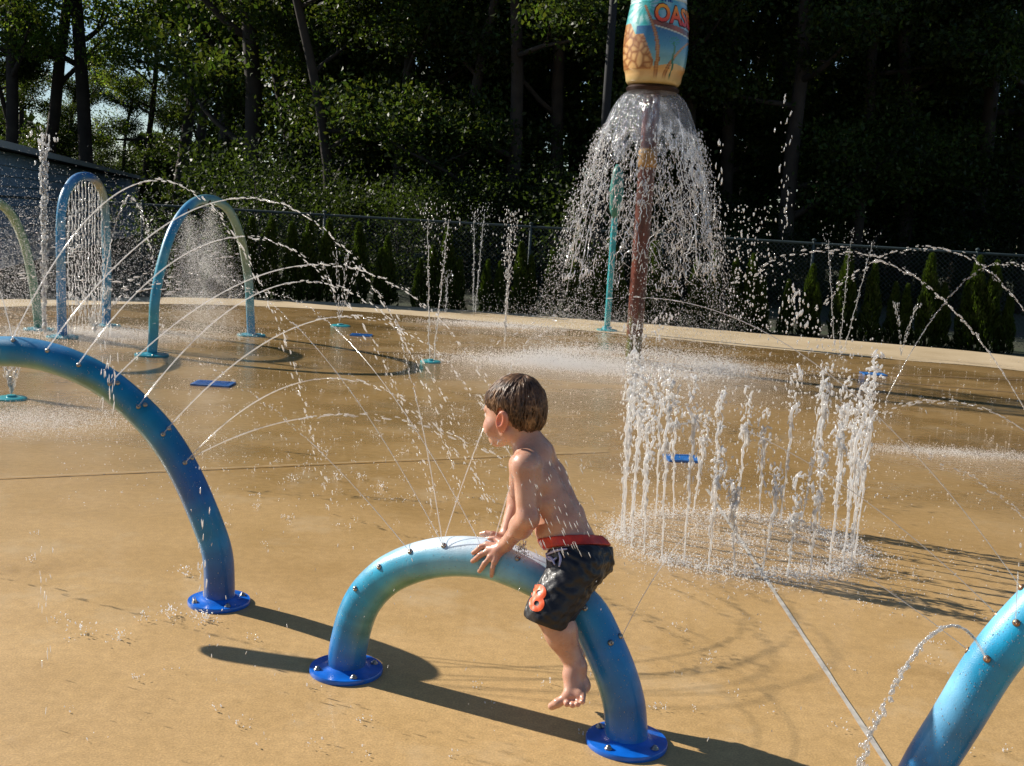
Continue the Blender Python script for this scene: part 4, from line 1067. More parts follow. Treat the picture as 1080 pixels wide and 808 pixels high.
zc = np.interp(x_, [-0.12, -0.045, -0.028, -0.018, 0.006, 0.018, 0.035, 0.055, 0.075, 0.12], [-0.062, -0.060, -0.042, 0.010, 0.010, -0.014, -0.004, 0.010, 0.018, 0.020])
zc = zc + 0.005 + 0.009 * np.sin(warp * 19) + 0.004 * np.sin(warp * 43 + 2)
D = Hh.d + gro.astype(np.float32) * np.clip(dist * 12, 0, 1)
D = np.maximum(D, (zc - q_[..., 2]) * 0.8)
Hh.d = D.astype(np.float32); hv, hfc = Hh.mesh()
hm = mat('wet_hair'); q = N(hm)
q.l(q.ramp(q.math('ADD', q.math('MULTIPLY', q.noise(120, 3, q.obj()), 0.5), q.math('MULTIPLY', q.noise(28, 3, q.obj()), 0.5)), [(0.36, (0.035, 0.016, 0.008)), (0.5, (0.12, 0.06, 0.028)), (0.66, (0.34, 0.19, 0.09))]), q.b.inputs['Base Color'])
q.b.inputs['Roughness'].default_value = 0.42; q.b.inputs['Specular IOR Level'].default_value = 0.45
hb = MB()
# wet clumps lying over the shell
def shell_pt(dirv):
    return None
hbv = BVHTree.FromPolygons([V(p) for p in hv], [tuple(int(i) for i in ff) for ff in hfc])
wh = V(hw((-0.035, 0.01, 0.098)))
for i in range(800):
    ph = random.uniform(-math.pi, math.pi)
    end_x = 0.09 * math.cos(ph); end_y = 0.075 * math.sin(ph)
    zend = float(np.interp(end_x, [-0.09, -0.04, -0.022, -0.012, 0.01, 0.03, 0.06, 0.09], [-0.070, -0.064, -0.045, 0.0, -0.008, -0.016, 0.0, 0.004])) + random.uniform(-0.012, 0.014)
    pts = []; sw = random.uniform(-0.18, 0.10)
    t0 = random.uniform(0.0, 0.5)
    for j in range(11):
        t = t0 + (1 - t0) * j / 10; a = ph + sw * (1 - t) * 2; 
        th = t * 1.62
        x = -0.035 + (end_x + 0.035 * 1) * math.sin(min(th, 1.571)) if False else -0.035 * (1 - t) + 0.105 * math.cos(a) * math.sin(min(th, 1.571)); y = 0.09 * math.sin(a) * math.sin(min(th, 1.571)); z = 0.10 + (zend - 0.10) * (1 - math.cos(th)) if th < 1.571 else zend
        loc, nrm, _, _ = hbv.find_nearest(V(hw((x, y, z))))
        pts.append(loc + nrm * (0.0006 + 0.0012 * math.sin(j * 0.9 + i)) if nrm.dot(loc - V(H_LOC)) > 0 else loc - nrm * 0.001)
    if any((a_ - b_).length > 0.045 for a_, b_ in zip(pts, pts[1:])): continue
    r0 = random.uniform(0.0008, 0.0030)
    hb.tube(pts, [r0 * min(1, 0.5 + j * 0.25) * (1 if j < 7 else (10.4 - j) / 3.4) for j in range(11)], 5)
o_ = len(hv); allv = np.concatenate([hv, np.array(hb.v)])
hair = np_mesh('hair_a', hv, hfc, hm, None); smooth_mesh(hair, 1)
hair2 = hb.build('hair_b', hm)
bm = bmesh.new(); bm.from_mesh(hair.data); bm.from_mesh(hair2.data); me = bpy.data.meshes.new('hair'); bm.to_mesh(me); bm.free(); me.materials.append(hm)
bpy.data.objects.remove(hair); bpy.data.objects.remove(hair2)
hair = bpy.data.objects.new('hair', me); col.objects.link(hair); hair.parent = body
# --- shorts
Sh = SDF(lo, hi, 0.0027)
WN = spd * 0.55 + U_ * 0.5 - L_ * 0.30; WN /= np.linalg.norm(WN)
WC = BP(607, 577, 0.0)
Sh.ell(PEL, (0.072, 0.094, 0.075), TM, 0.0); Sh.ell(PEL + spd * 0.03, (0.067, 0.089, 0.068), TM, 0.02)
for s_ in (1, -1): Sh.ell(PEL - fw * 0.030 + lat * 0.036 * s_ - spd * 0.015, (0.055, 0.057, 0.063), TM, 0.02)
LK2 = LK + (LK - LH) * 0.06; RK2 = RK + (RK - RH) * 0.02
Sh.cap(LH, LK2, 0.070, 0.066, 0.02); Sh.cap(RH, RK2, 0.071, 0.058, 0.02)
Sh.ell(LH * 0.72 + LK * 0.28 - U_ * 0.02, (0.05, 0.05, 0.05), TM, 0.03)
sl, Pw = Sh.sub(Sh.lo, Sh.lo + Sh.h * (Sh.n - 1))
def nfield(P_, s_, seed=0):
    k_ = [np.array([2.1, 1.3, 0.7]), np.array([-0.9, 1.9, 1.4]), np.array([1.2, -1.6, 2.3]), np.array([0.4, 2.6, -1.9])]
    return sum(np.sin((P_ @ kk) * s_ * (1 + 0.37 * i) + seed + i * 1.7) for i, kk in enumerate(k_)) / 4
tn = (Pw - LH) @ ((LK - LH) / np.linalg.norm(LK - LH))
wr = 0.0020 * nfield(Pw, 34) + 0.0022 * nfield(Pw, 70, 2) + 0.0022 * np.sin(tn * 190 + 4 * nfield(Pw, 20, 1)) * np.clip(1 - tn * 9, 0, 1)
D = Sh.d + wr
# keep clear of the pipe: hollow where the pipe passes
for i in range(0, 90, 2):
    pass
hemL = LK - LH; hemL /= np.linalg.norm(hemL); hemR = RK - RH; hemR /= np.linalg.norm(hemR)
hemc = BP(580, 659, 0.118)
cutw = (Pw - WC) @ WN
top = cutw - 0.0
legL = (Pw - hemc) @ (hemL * 0.55 + np.array([0, 0, -1]) * 0.45)
side = (Pw - PEL) @ L_
legR = (Pw - (RK + hemR * 0.01)) @ hemR
leg = np.where(side > 0, legL, legR)
top = top + 0.004
D = np.maximum(np.maximum(D, top), leg)
Sh.d = D.astype(np.float32); sv, sf = Sh.mesh()
black = mat('black_shorts'); q = N(black); ob = q.obj()
q.l(q.ramp(q.noise(30, 4, ob), [(0.3, (0.003, 0.003, 0.005)), (0.7, (0.009, 0.008, 0.013))]), q.b.inputs['Base Color']); q.b.inputs['Roughness'].default_value = 0.5
q.l(q.bump(q.noise(500, 2, ob), 0.3, 0.001, q.bump(q.noise(45, 3, ob), 0.5, 0.006)), q.b.inputs['Normal']); q.b.inputs['Coat Weight'].default_value = 0.12; q.b.inputs['Coat Roughness'].default_value = 0.15
shorts = np_mesh('swim_shorts', sv, sf, black, body); smooth_mesh(shorts, 2)
# waistband
Wb = SDF(lo, hi, 0.0025)
for c, r in sp[1:3]: Wb.ell(c, np.array(r) + 0.005, TM, 0.03)
Wb.ell(PEL, (0.0745, 0.0965, 0.0775), TM, 0.0); Wb.ell(PEL + spd * 0.03, (0.069, 0.091, 0.07), TM, 0.015)
for s_ in (1, -1): Wb.ell(PEL - fw * 0.030 + lat * 0.036 * s_ - spd * 0.015, (0.0565, 0.0585, 0.0645), TM, 0.02)
Wb.ell(BP(584, 562, 0.0), (0.042, 0.062, 0.045), TM, 0.04)
sl, Pw = Wb.sub(Wb.lo, Wb.lo + Wb.h * (Wb.n - 1)); cw = (Pw - WC) @ WN
Wb.d = np.maximum(np.maximum(Wb.d, cw - 0.027), -0.001 - cw).astype(np.float32) + (0.0006 * nfield(Pw, 90)).astype(np.float32)
wv, wf = Wb.mesh()
red = plain('red_band', (0.62, 0.035, 0.012), 0.5, 0, 0.25, 40, 0.2, 0.2)
wb = np_mesh('waistband', wv, wf, red, shorts); smooth_mesh(wb, 1)
# drawstring bow and number on the leg
lilac = plain('lilac_cord', (0.5, 0.48, 0.66), 0.4)
stv = BVHTree.FromPolygons([V(p) for p in sv], [tuple(int(i) for i in ff) for ff in sf])
def on_shorts(px, py, off):
    h = stv.ray_cast(CAM, ray(px, py).normalized())
    if h[0] is None: return None
    n_ = h[1] if h[1].dot(h[0] - CAM) < 0 else -h[1]
    return h[0] + n_ * off
db = MB()
for path in (((578, 585), (583, 582.5), (590, 580.5), (598, 580)), ((579, 587), (583, 590), (586, 596)), ((590, 583), (592, 590), (590, 598)), ((577, 584), (578.5, 588.5), (583, 592), (588, 588))):
    pts = [on_shorts(x, y, 0.003) for x, y in path]; pts = [p for p in pts if p is not None]
    if len(pts) > 2: db.tube(resample(pts, 12), [0.0022 + 0.0016 * math.sin(i / 11 * 3.1) for i in range(12)], 6)
if db.v: db.build('drawstring', lilac, shorts)
def number(txt, cx, cy, hpx, wpx, ang, mt, name, off, bold):
    cu = bpy.data.curves.new('txt', 'FONT'); cu.body = txt; cu.size = 1; cu.align_x = 'CENTER'; cu.offset = bold; cu.resolution_u = 4
    ob_ = bpy.data.objects.new('txt', cu); col.objects.link(ob_); dg = bpy.context.evaluated_depsgraph_get()
    me = bpy.data.meshes.new_from_object(ob_.evaluated_get(dg)); bpy.data.objects.remove(ob_)
    bm = bmesh.new(); bm.from_mesh(me)
    xs = [v_.co.x for v_ in bm.verts]; ys = [v_.co.y for v_ in bm.verts]; x0, x1, y0, y1 = min(xs), max(xs), min(ys), max(ys)
    for i in range(1, 14):
        bmesh.ops.bisect_plane(bm, geom=bm.verts[:] + bm.edges[:] + bm.faces[:], plane_co=(x0 + (x1 - x0) * i / 14, 0, 0), plane_no=(1, 0, 0))
        bmesh.ops.bisect_plane(bm, geom=bm.verts[:] + bm.edges[:] + bm.faces[:], plane_co=(0, y0 + (y1 - y0) * i / 14, 0), plane_no=(0, 1, 0))
    bad = []
    for v_ in bm.verts:
        u = ((v_.co.x - x0) / (x1 - x0) - 0.5) * wpx; w_ = ((v_.co.y - y0) / (y1 - y0) - 0.5) * hpx
        c, s_ = math.cos(ang), math.sin(ang); p = on_shorts(cx + u * c + w_ * s_, cy + u * s_ - w_ * c, off)
        if p is None: bad.append(v_)
        else: v_.co = p
    bmesh.ops.delete(bm, geom=bad, context='VERTS')
    bm.to_mesh(me); bm.free(); me.materials.clear(); me.materials.append(mt)
    o = bpy.data.objects.new(name, me); col.objects.link(o); o.parent = shorts
orange = plain('orange_print', (0.85, 0.11, 0.02), 0.45, 0, 0.1, 60)
number('8', 567.5, 631, 29, 16, R(11), orange, 'number_print', 0.002, 0.03)
number('9', 561, 619, 20, 8, R(14), orange, 'number_print', 0.002, 0.02)
# ------------------------------------------------------------------ water
def jet(name, label, group, origin, pix, az, r=0.0022, cont=0.4, parent=None, dens=1.0, k=5.0, scatter=0.012, tail=None, mt=None):
    """one thrown jet: a ballistic curve in the vertical plane through its nozzle, smooth at first, then broken into drops"""
    o = V(origin); S_ = []; Z_ = []
    p_ = V((math.cos(az), math.sin(az), 0))
    for (x, y) in pix:
        q = PP(x, y, o, az); S_.append((q - o).dot(p_)); Z_.append(q.z - o.z)
    S_ = np.array(S_); Z_ = np.array(Z_)
    if len(pix) >= 2:
        A = np.stack([S_, S_ ** 2], 1); (a, b_), *_ = np.linalg.lstsq(A, Z_, rcond=None)
    else: a, b_ = Z_[0] / S_[0], 0
    if b_ > -0.02: print('JET not ballistic', label, round(a, 2), round(b_, 3)); b_ = -0.05
    # run on to the ground unless a tail limit is given
    disc = a * a - 4 * b_ * o.z; s_end = (-a - math.sqrt(disc)) / (2 * b_)
    if S_[-1] < 0: s_end = (-a + math.sqrt(disc)) / (2 * b_)
    if tail is not None: s_end = S_[-1] * tail if abs(S_[-1] * tail) < abs(s_end) else s_end
    pos = lambda s: o + p_ * s + V((0, 0, a * s + b_ * s * s))
    vel = lambda s: (p_ + V((0, 0, a + 2 * b_ * s))).normalized()
    Ltot = abs(s_end) * math.sqrt(1 + a * a * 0.3)
    mb = MB(); n = 40; s1 = s_end * cont
    pts = [pos(s1 * i / n) for i in range(n + 1)]
    mb.tube(pts, [r * (0.75 + 0.55 * abs(math.sin(i * 1.7)) * (i / n) + 0.25 * random.random()) * (1 - 0.5 * (i / n) ** 4) for i in range(n + 1)], 6)
    D = Drops(); s = s1 * 0.9; sg = 1 if s_end > 0 else -1
    while abs(s) < abs(s_end):
        f = abs(s / s_end); v = vel(s); sc = scatter * max(0, f - cont * 0.6) * 1.6
        rad = r * random.uniform(0.55, 1.5) * (1 + 0.7 * f)
        off = V((random.gauss(0, sc), random.gauss(0, sc), random.gauss(0, sc)))
        D.add(pos(s) + off, rad * 0.8, v, random.uniform(0.6, 1.3) * k * (1 - 0.45 * f))
        if random.random() < 0.5: D.add(pos(s) + off * 2.0, rad * 0.45, v, random.uniform(1, 3))
        s += sg * rad * k * random.uniform(0.9, 2.4) / dens / math.sqrt(1 + (a + 2 * b_ * s) ** 2)
    dv, df = D.geo(ICO); bmv = np.array(mb.v)
    quads = np.array([fc for fc in mb.f if len(fc) == 4]); tri = np.concatenate([quads[:, [0, 1, 2]], quads[:, [0, 2, 3]]])
    V_ = np.concatenate([bmv, dv]); Fx = np.concatenate([tri, df + len(bmv)])
    ob = np_mesh(name, V_, Fx, mt or M['stream'], None)
    return tag(ob, label, 'water jet', group)

# --- jets from the large pipe on the left
gB = 'jets thrown by the large pipe on the left'
zb = lambda k: NZ_B[k]
JB = [((14, 359), [(4, 320), (-8, 286)], 150, 'nearly upright jet leaving the large pipe at the left edge'),
      ((14, 359), [(55, 293), (98, 226), (125, 200), (160, 183), (202, 206)], 30, 'highest jet of the large pipe, arcing over the tall arch'),
      ((50, 370), [(108, 302), (156, 243), (195, 217), (240, 212), (290, 225), (353, 247)], 30, 'jet of the large pipe arcing across the top of the light blue arch'),
      ((83, 385), [(126, 340), (163, 298), (208, 258), (240, 244), (270, 249), (310, 268), (350, 300)], 30, 'jet of the large pipe crossing inside the light blue arch'),
      ((116, 405), [(150, 372), (186, 344), (241, 300), (297, 277), (353, 282), (400, 300), (470, 340)], 30, 'jet of the large pipe landing in front of the fence conifers'),
      ((146, 429), [(180, 385), (208, 352), (256, 315), (300, 301), (350, 305), (400, 325)], 32, 'jet leaving the middle of the large pipe toward the back of the pad'),
      ((172, 458), [(200, 428), (240, 390), (297, 352), (350, 334), (420, 345)], 30, 'long low jet of the large pipe over the blue grate'),
      ((195, 488), [(225, 455), (260, 425), (300, 410), (350, 404), (403, 409)], 24, 'low jet of the large pipe, second from its foot'),
      ((202, 483), [(250, 461), (299, 443), (347, 437), (395, 441), (440, 449), (525, 485)], 8, 'lowest jet of the large pipe, reaching the boy’s face')]
for i, (k, pix, az, lb) in enumerate(JB):
    jet('water_jet', lb.replace('’', "'"), gB, zb(k), pix, R(az if i > 6 or i == 0 else 52), 0.0025, 0.36, dens=2.0, k=6.0, scatter=0.010, tail=None if i != 8 else 1.05)
# --- jets from the small arch
gS = 'jets thrown by the small arch'
zs = lambda k: NZ_S[k]
JS = [((432.6, 581.7), [(388, 530), (345, 484), (299, 441), (262, 410), (235, 396)], 135, 'jet from the second nozzle of the small arch, leaning far left', 1.15),
      ((468, 575.5), [(436, 526), (405, 470), (380, 426), (343, 376), (302, 333), (269, 307), (235, 292), (205, 288)], 128, 'long jet from the small arch top leaning left over the pad', 1.25),
      ((468, 575.5), [(442, 508), (436, 411), (430, 348), (418, 314), (408, 315), (398, 335)], 130, 'almost upright jet curling over above the small arch', 1.1),
      ((508, 577), [(473, 512), (436, 447), (405, 402), (375, 366), (340, 336), (302, 318), (262, 306)], 122, 'long left leaning jet leaving the arch beside the boy\'s fingers', 1.3),
      ((468, 575.5), [(490, 530), (511, 463), (528, 410), (546, 362), (570, 334), (588, 352)], 60, 'thin jet rising right behind the boy\'s head', 1.05),
      ((522, 570), [(529, 545), (538, 515), (552, 470), (568, 440)], 62, 'thin jet rising behind the boy\'s hands and chest', 1.0),
      ((654, 671), [(655, 612), (693, 585), (735, 556), (780, 540)], 40, 'thin jet leaving the small arch behind the shorts toward the ring', 1.3)]
for i, (k, pix, az, lb, tl_) in enumerate(JS):
    jet('water_jet', lb, gS, zs(k), pix, R(az), 0.0016, 0.42, dens=1.5, k=6, scatter=0.007, tail=tl_)
# --- jets from the right-hand pipe
gR = 'jets thrown by the arch at the right edge'
JR = [((1078, 620), [(1019, 545), (963, 478), (919, 431), (869, 391), (808, 355), (748, 325), (700, 315), (653, 312), (608, 320), (560, 345)], 138, 'longest thin jet crossing the picture from the right arch', 0.6, 1.2),
      ((1047, 645), [(987, 588), (953, 560), (912, 527), (851, 488), (815, 468), (751, 438), (700, 426)], 140, 'thin straight jet leaving the right arch over the ring', 0.6, 1.2),
      ((1016, 683), [(932, 621), (871, 581), (820, 552), (780, 535)], 145, 'thin low jet leaving the right arch toward the ring', 0.7, 1.1),
      ((1072, 657), [(1074, 600), (1079, 540), (1085, 500)], 60, 'upright jet at the right edge of the photo', 0.6, 1.2)]
for k, pix, az, lb, ct, tl_ in JR:
    jet('water_jet', lb, gR, NZ_R[k], pix, R(az), 0.0015, ct, dens=0.8, k=8, scatter=0.006, tail=tl_)
jet('water_jet', 'short sparkling jet falling in front of the right arch', gR, NZ_R[(1041, 695)], [(1036, 665), (1026, 650), (1012, 648), (990, 662), (965, 700), (940, 745), (905, 800)], R(185), 0.0034, 0.12, dens=5.5, k=2.2, scatter=0.0035)
o = G(103, 345); jet('water_arc', 'narrow arc of drops between the two nearest background arches', gB, o, [(111, 280), (126, 214), (136, 209), (152, 250), (165, 290)], R(5), 0.006, 0.1, dens=2.6, k=3, scatter=0.012)
# --- arcs over the right-hand back of the pad
gA = 'broken arcs of water at the back right'
for (bx, by), pix, az, lb in (((1110, 490), [(1079, 430), (1037, 370), (985, 309), (933, 272), (881, 262), (840, 268), (800, 288)], 172, 'broken arc of water from the right edge, lower of two'),
                              ((1150, 470), [(1110, 375), (1072, 323), (1045, 288), (1017, 269), (968, 258), (930, 270), (890, 300)], 172, 'broken arc of water from the right edge, upper of two'),
                              ((935, 420), [(961, 361), (996, 319), (1034, 288), (1058, 280), (1079, 285), (1100, 300)], 20, 'broken arc of water rising toward the right edge'),
                              ((1110, 480), [(1060, 440), (1000, 425), (940, 430), (900, 450)], 176, 'low flat arc of drops right of the ring'),
                              ((1130, 600), [(1085, 560), (1050, 515), (1025, 498), (990, 488)], 165, 'short low arc of drops at the right edge')):
    o = G(bx, by); jet('water_arc', lb, gA, o, pix, R(az), 0.0042 if by < 550 else 0.0026, 0.14, dens=2.6, k=4.6, scatter=0.012, tail=1.1)
# --- ring of jets in the floor
gr = 'upright jets of the floor ring'
NJ = 30; RR_ = 0.525
ringpos = []
for i in range(NJ):
    a = 2 * math.pi * i / NJ + 0.13
    ringpos.append((RC.x + RR_ * math.cos(a), RC.y + RR_ * 0.93 * math.sin(a), a))
def ring_jet(x, y, h, sd):
    rs = random.Random(sd); mb = MB(); D = Drops(); pts = []; rad = []
    lx, ly = rs.gauss(0.0, 0.022), rs.gauss(0, 0.02); n = 34
    hc = h * rs.uniform(0.62, 0.9)
    for i in range(n + 1):
        t = i / n; z = hc * t
        wob = 0.007 * t * math.sin(t * 17 + sd) + 0.004 * t * math.sin(t * 41 + sd * 2)
        pts.append(V((x + lx * t + wob, y + ly * t + wob * 0.6, z)))
        rad.append(0.0026 + 0.0052 * t * t * (0.6 + 0.8 * rs.random()) + 0.0016 * rs.random())
    rad[-1] *= 0.3; mb.tube(pts, rad, 7)
    for j in range(int(30 + 30 * rs.random())):   # lumps clinging to the column
        t = rs.random() ** 0.6; p = pts[int(t * n)]; g = 0.003 + 0.010 * t
        D.add(p + V((rs.gauss(0, g), rs.gauss(0, g), rs.gauss(0, 0.01))), rs.uniform(0.0015, 0.0046) * (0.5 + 0.8 * t), (rs.gauss(0, 0.2), rs.gauss(0, 0.2), 1), rs.uniform(2, 7))
    for j in range(60):                            # crown blobs
        p = pts[-1]; D.add(p + V((rs.gauss(0, 0.017), rs.gauss(0, 0.017), rs.uniform(-0.04, h - hc + 0.02) + rs.gauss(0, 0.01))), rs.uniform(0.0015, 0.0062) if j % 5 else rs.uniform(0.004, 0.0085), (rs.gauss(0, 0.6), rs.gauss(0, 0.6), rs.gauss(0, 2)), rs.uniform(1.2, 4.0))
    for j in range(46):                            # loose drops
        t = rs.random() ** 0.5; D.add(V((x + rs.gauss(0, 0.045), y + rs.gauss(0, 0.045), h * 1.12 * t + rs.gauss(0, 0.02))), rs.uniform(0.001, 0.0036), (0, 0, 1), rs.uniform(1, 2.5))
    D.p = [(p[0], p[1], max(0.004, p[2])) for p in D.p]
    dv, df = D.geo(ICO); bmv = np.array(mb.v); quads = np.array([fc for fc in mb.f if len(fc) == 4])
    tri = np.concatenate([quads[:, [0, 1, 2]], quads[:, [0, 2, 3]]])
    return np_mesh('water_jet', np.concatenate([bmv, dv]), np.concatenate([tri, df + len(bmv)]), M['ring'])
def to_px(p):
    q_ = (camo.matrix_basis.inverted() @ V(p)); return 540 + q_.x / -q_.z * FPX
ringpos_s = sorted(ringpos, key=lambda p: to_px((p[0], p[1], 0.3)))
for i, (x, y, a) in enumerate(ringpos_s):
    back = math.sin(a) > 0.2
    u = (x - RC.x) / RR_
    h = (0.60 + 0.20 * abs(u) + random.uniform(-0.14, 0.13)) * (0.92 if back else 1.0) * (0.72 if (abs(u) < 0.55 and not back) else 1.0)
    o = ring_jet(x, y, h, i + 3); tag(o, f"upright white jet on the {'far' if back else 'near'} side of the floor ring, {ordinal(i)} from the left", 'water jet', gr)
# churned water inside and around the ring
D = Drops(); n = 17000
a = rng.uniform(0, 6.283, n); rr = np.abs(rng.normal(0.44, 0.30, n)); k_ = rng.uniform(-1.2, 2.2, n) < np.sin(a * 5 + rr * 14) + np.sin(a * 11 - rr * 23) * 0.8 + np.sin(rr * 61 + a * 3) * 0.5; a = a[k_]; rr = rr[k_]; n = len(a); hz = np.abs(rng.exponential(0.010, n)) + 0.001
D.many(np.stack([RC.x + rr * np.cos(a), RC.y + rr * np.sin(a) * 0.95, hz], 1), rng.uniform(0.0005, 0.0022, n), rng.standard_normal((n, 3)), rng.uniform(1, 2, n))
for (x, y, a_) in ringpos:
    m_ = int(rng.integers(80, 420)); D.many(np.stack([x + rng.normal(0, 0.055, m_), y + rng.normal(0, 0.055, m_), np.abs(rng.exponential(0.012, m_)) + 0.002], 1), rng.uniform(0.0006, 0.0028, m_), rng.standard_normal((m_, 3)), rng.uniform(1, 2, m_))
for cx, cy in ((G(705, 590)), (G(690, 600)), (G(735, 600)))[0:0]: pass
tag(D.build('ring_splash', M['foam']), 'churned white water and droplets around the feet of the ring jets', 'splash', kind='stuff')

# --- geysers further back
def geyser(px, py, ytop, label, cnt, spread, r=0.006, n=420, top=0.35, name='geyser', lean=0.0, solid=True):
    g = G(px, py); Hh_ = PP(px, ytop, g, 0).z; D = Drops(); mb = MB()
    for c in range(cnt):
        dx = (c - (cnt - 1) / 2) * spread
        for j in range(n // cnt):
            t = random.random() ** 0.85; wd = 0.010 + 0.07 * max(0, t - (1 - top)) / top * (0.5 + random.random())
            D.add((g.x + dx * (0.25 + t * 1.1) + random.gauss(0, wd) + lean * t, g.y + random.gauss(0, wd), Hh_ * t * (1.0 + random.gauss(0, 0.02)) + 0.01), r * random.uniform(0.3, 1.15), (0, 0, 1), random.uniform(1, 3.5))
        if solid:
            pts = [V((g.x + dx * (0.25 + t * 1.1) + lean * t + 0.006 * math.sin(t * 30 + c), g.y, Hh_ * t)) for t in np.linspace(0, 0.9, 26)]
            mb.tube(pts, [r * (0.5 + 0.7 * random.random()) * (1 - 0.5 * i / 25) for i in range(26)], 6)
    D.p = [(p[0], p[1], max(p[2], 0.005)) for p in D.p]
    dv, df = D.geo(ICO)
    if solid:
        bmv = np.array(mb.v); quads = np.array([fc for fc in mb.f if len(fc) == 4]); tri = np.concatenate([quads[:, [0, 1, 2]], quads[:, [0, 2, 3]]])
        dv, df = np.concatenate([bmv, dv]), np.concatenate([tri, df + len(bmv)])
    return tag(np_mesh(name, dv, df, M['drop']), label, 'geyser', 'upright geysers around the pad')
geyser(47, 352, 144, 'tall narrow geyser at the left beside the tall arch', 2, 0.035, 0.011, 620, 0.12)
geyser(532, 360, 222, 'single geyser in front of the fence left of the falling water', 1, 0, 0.0062, 460, 0.6)
geyser(455, 380, 214, 'pair of thin geysers left of centre with ragged tops', 2, 0.16, 0.0048, 420, 0.4)
geyser(500, 330, 212, 'double thin geyser rising beside the single one', 2, 0.12, 0.0055, 420, 0.35)
geyser(885, 372, 240, 'thin triple geyser behind the floor ring at the right', 3, 0.22, 0.0045, 420, 0.3)
geyser(470, 330, 285, 'faint short geyser at the far edge of the pad', 1, 0, 0.005, 160, 0.4)
def fan(px, py, ytop, wpx, label, nray, r):
    g = G(px, py); D = Drops(); Hh_ = PP(px, ytop, g, 0).z; W_ = (PP(px + wpx, py, g, 0) - g).length
    for i in range(nray):
        u = -1 + 2 * i / (nray - 1)
        for j in range(90):
            t = random.random(); D.add((g.x + u * W_ * t + random.gauss(0, 0.004 + 0.02 * t), g.y + random.gauss(0, 0.02) * t, 0.02 + Hh_ * (t - 0.25 * t * t * (0.4 + abs(u))) * 1.2), r * random.uniform(0.4, 1.2), (u * W_, 0, Hh_), random.uniform(2, 7))
    return tag(D.build('fan_spray', M['drop']), label, 'fan spray', 'fan sprays in the floor')
fan(12, 418, 352, 22, 'small fan of thin jets rising from the teal floor plate', 9, 0.0028)
fan(950, 376, 305, 13, 'faint narrow fan of spray in front of the right hand conifers', 2, 0.004)
fan(100, 352, 300, 30, 'faint fan of spray in front of the tall arch', 5, 0.004)
fan(358, 340, 262, 22, 'fan of thin jets rising from the far left floor plate', 4, 0.004)

# --- curtain of dripping threads in the tall arch
D = Drops(); plB, azB, LB = arcB
pB0, pB1 = plB[0], plB[-1]
dB = (pB1 - pB0); dB.z = 0
mb = MB()
for i in range(13):
    t = (i + 0.7) / 13.4; base_ = pB0 + dB * t
    zt_ = max(p.z for p in plB if abs(((p - pB0).dot(dB) / dB.length_squared) - t) < 0.12) - 0.06
    z = zt_
    mb.tube([V((base_.x, base_.y, zt_ - j * 0.06)) for j in range(10)], [0.0045 * (1 - 0.07 * j) for j in range(10)], 5)
    while z > 0.02:
        D.add((base_.x + random.gauss(0, 0.006), base_.y + random.gauss(0, 0.006), z), random.uniform(0.003, 0.0062), (0, 0, 1), random.uniform(2.5, 7)); z -= random.uniform(0.012, 0.045)
dv, df = D.geo(ICO); bmv = np.array(mb.v); quads = np.array([fc for fc in mb.f if len(fc) == 4]); tri = np.concatenate([quads[:, [0, 1, 2]], quads[:, [0, 2, 3]]])
tag(np_mesh('dripping_curtain', np.concatenate([bmv, dv]), np.concatenate([tri, df + len(bmv)]), M['drop']), 'row of water threads dripping inside the tall blue arch', 'water curtain')

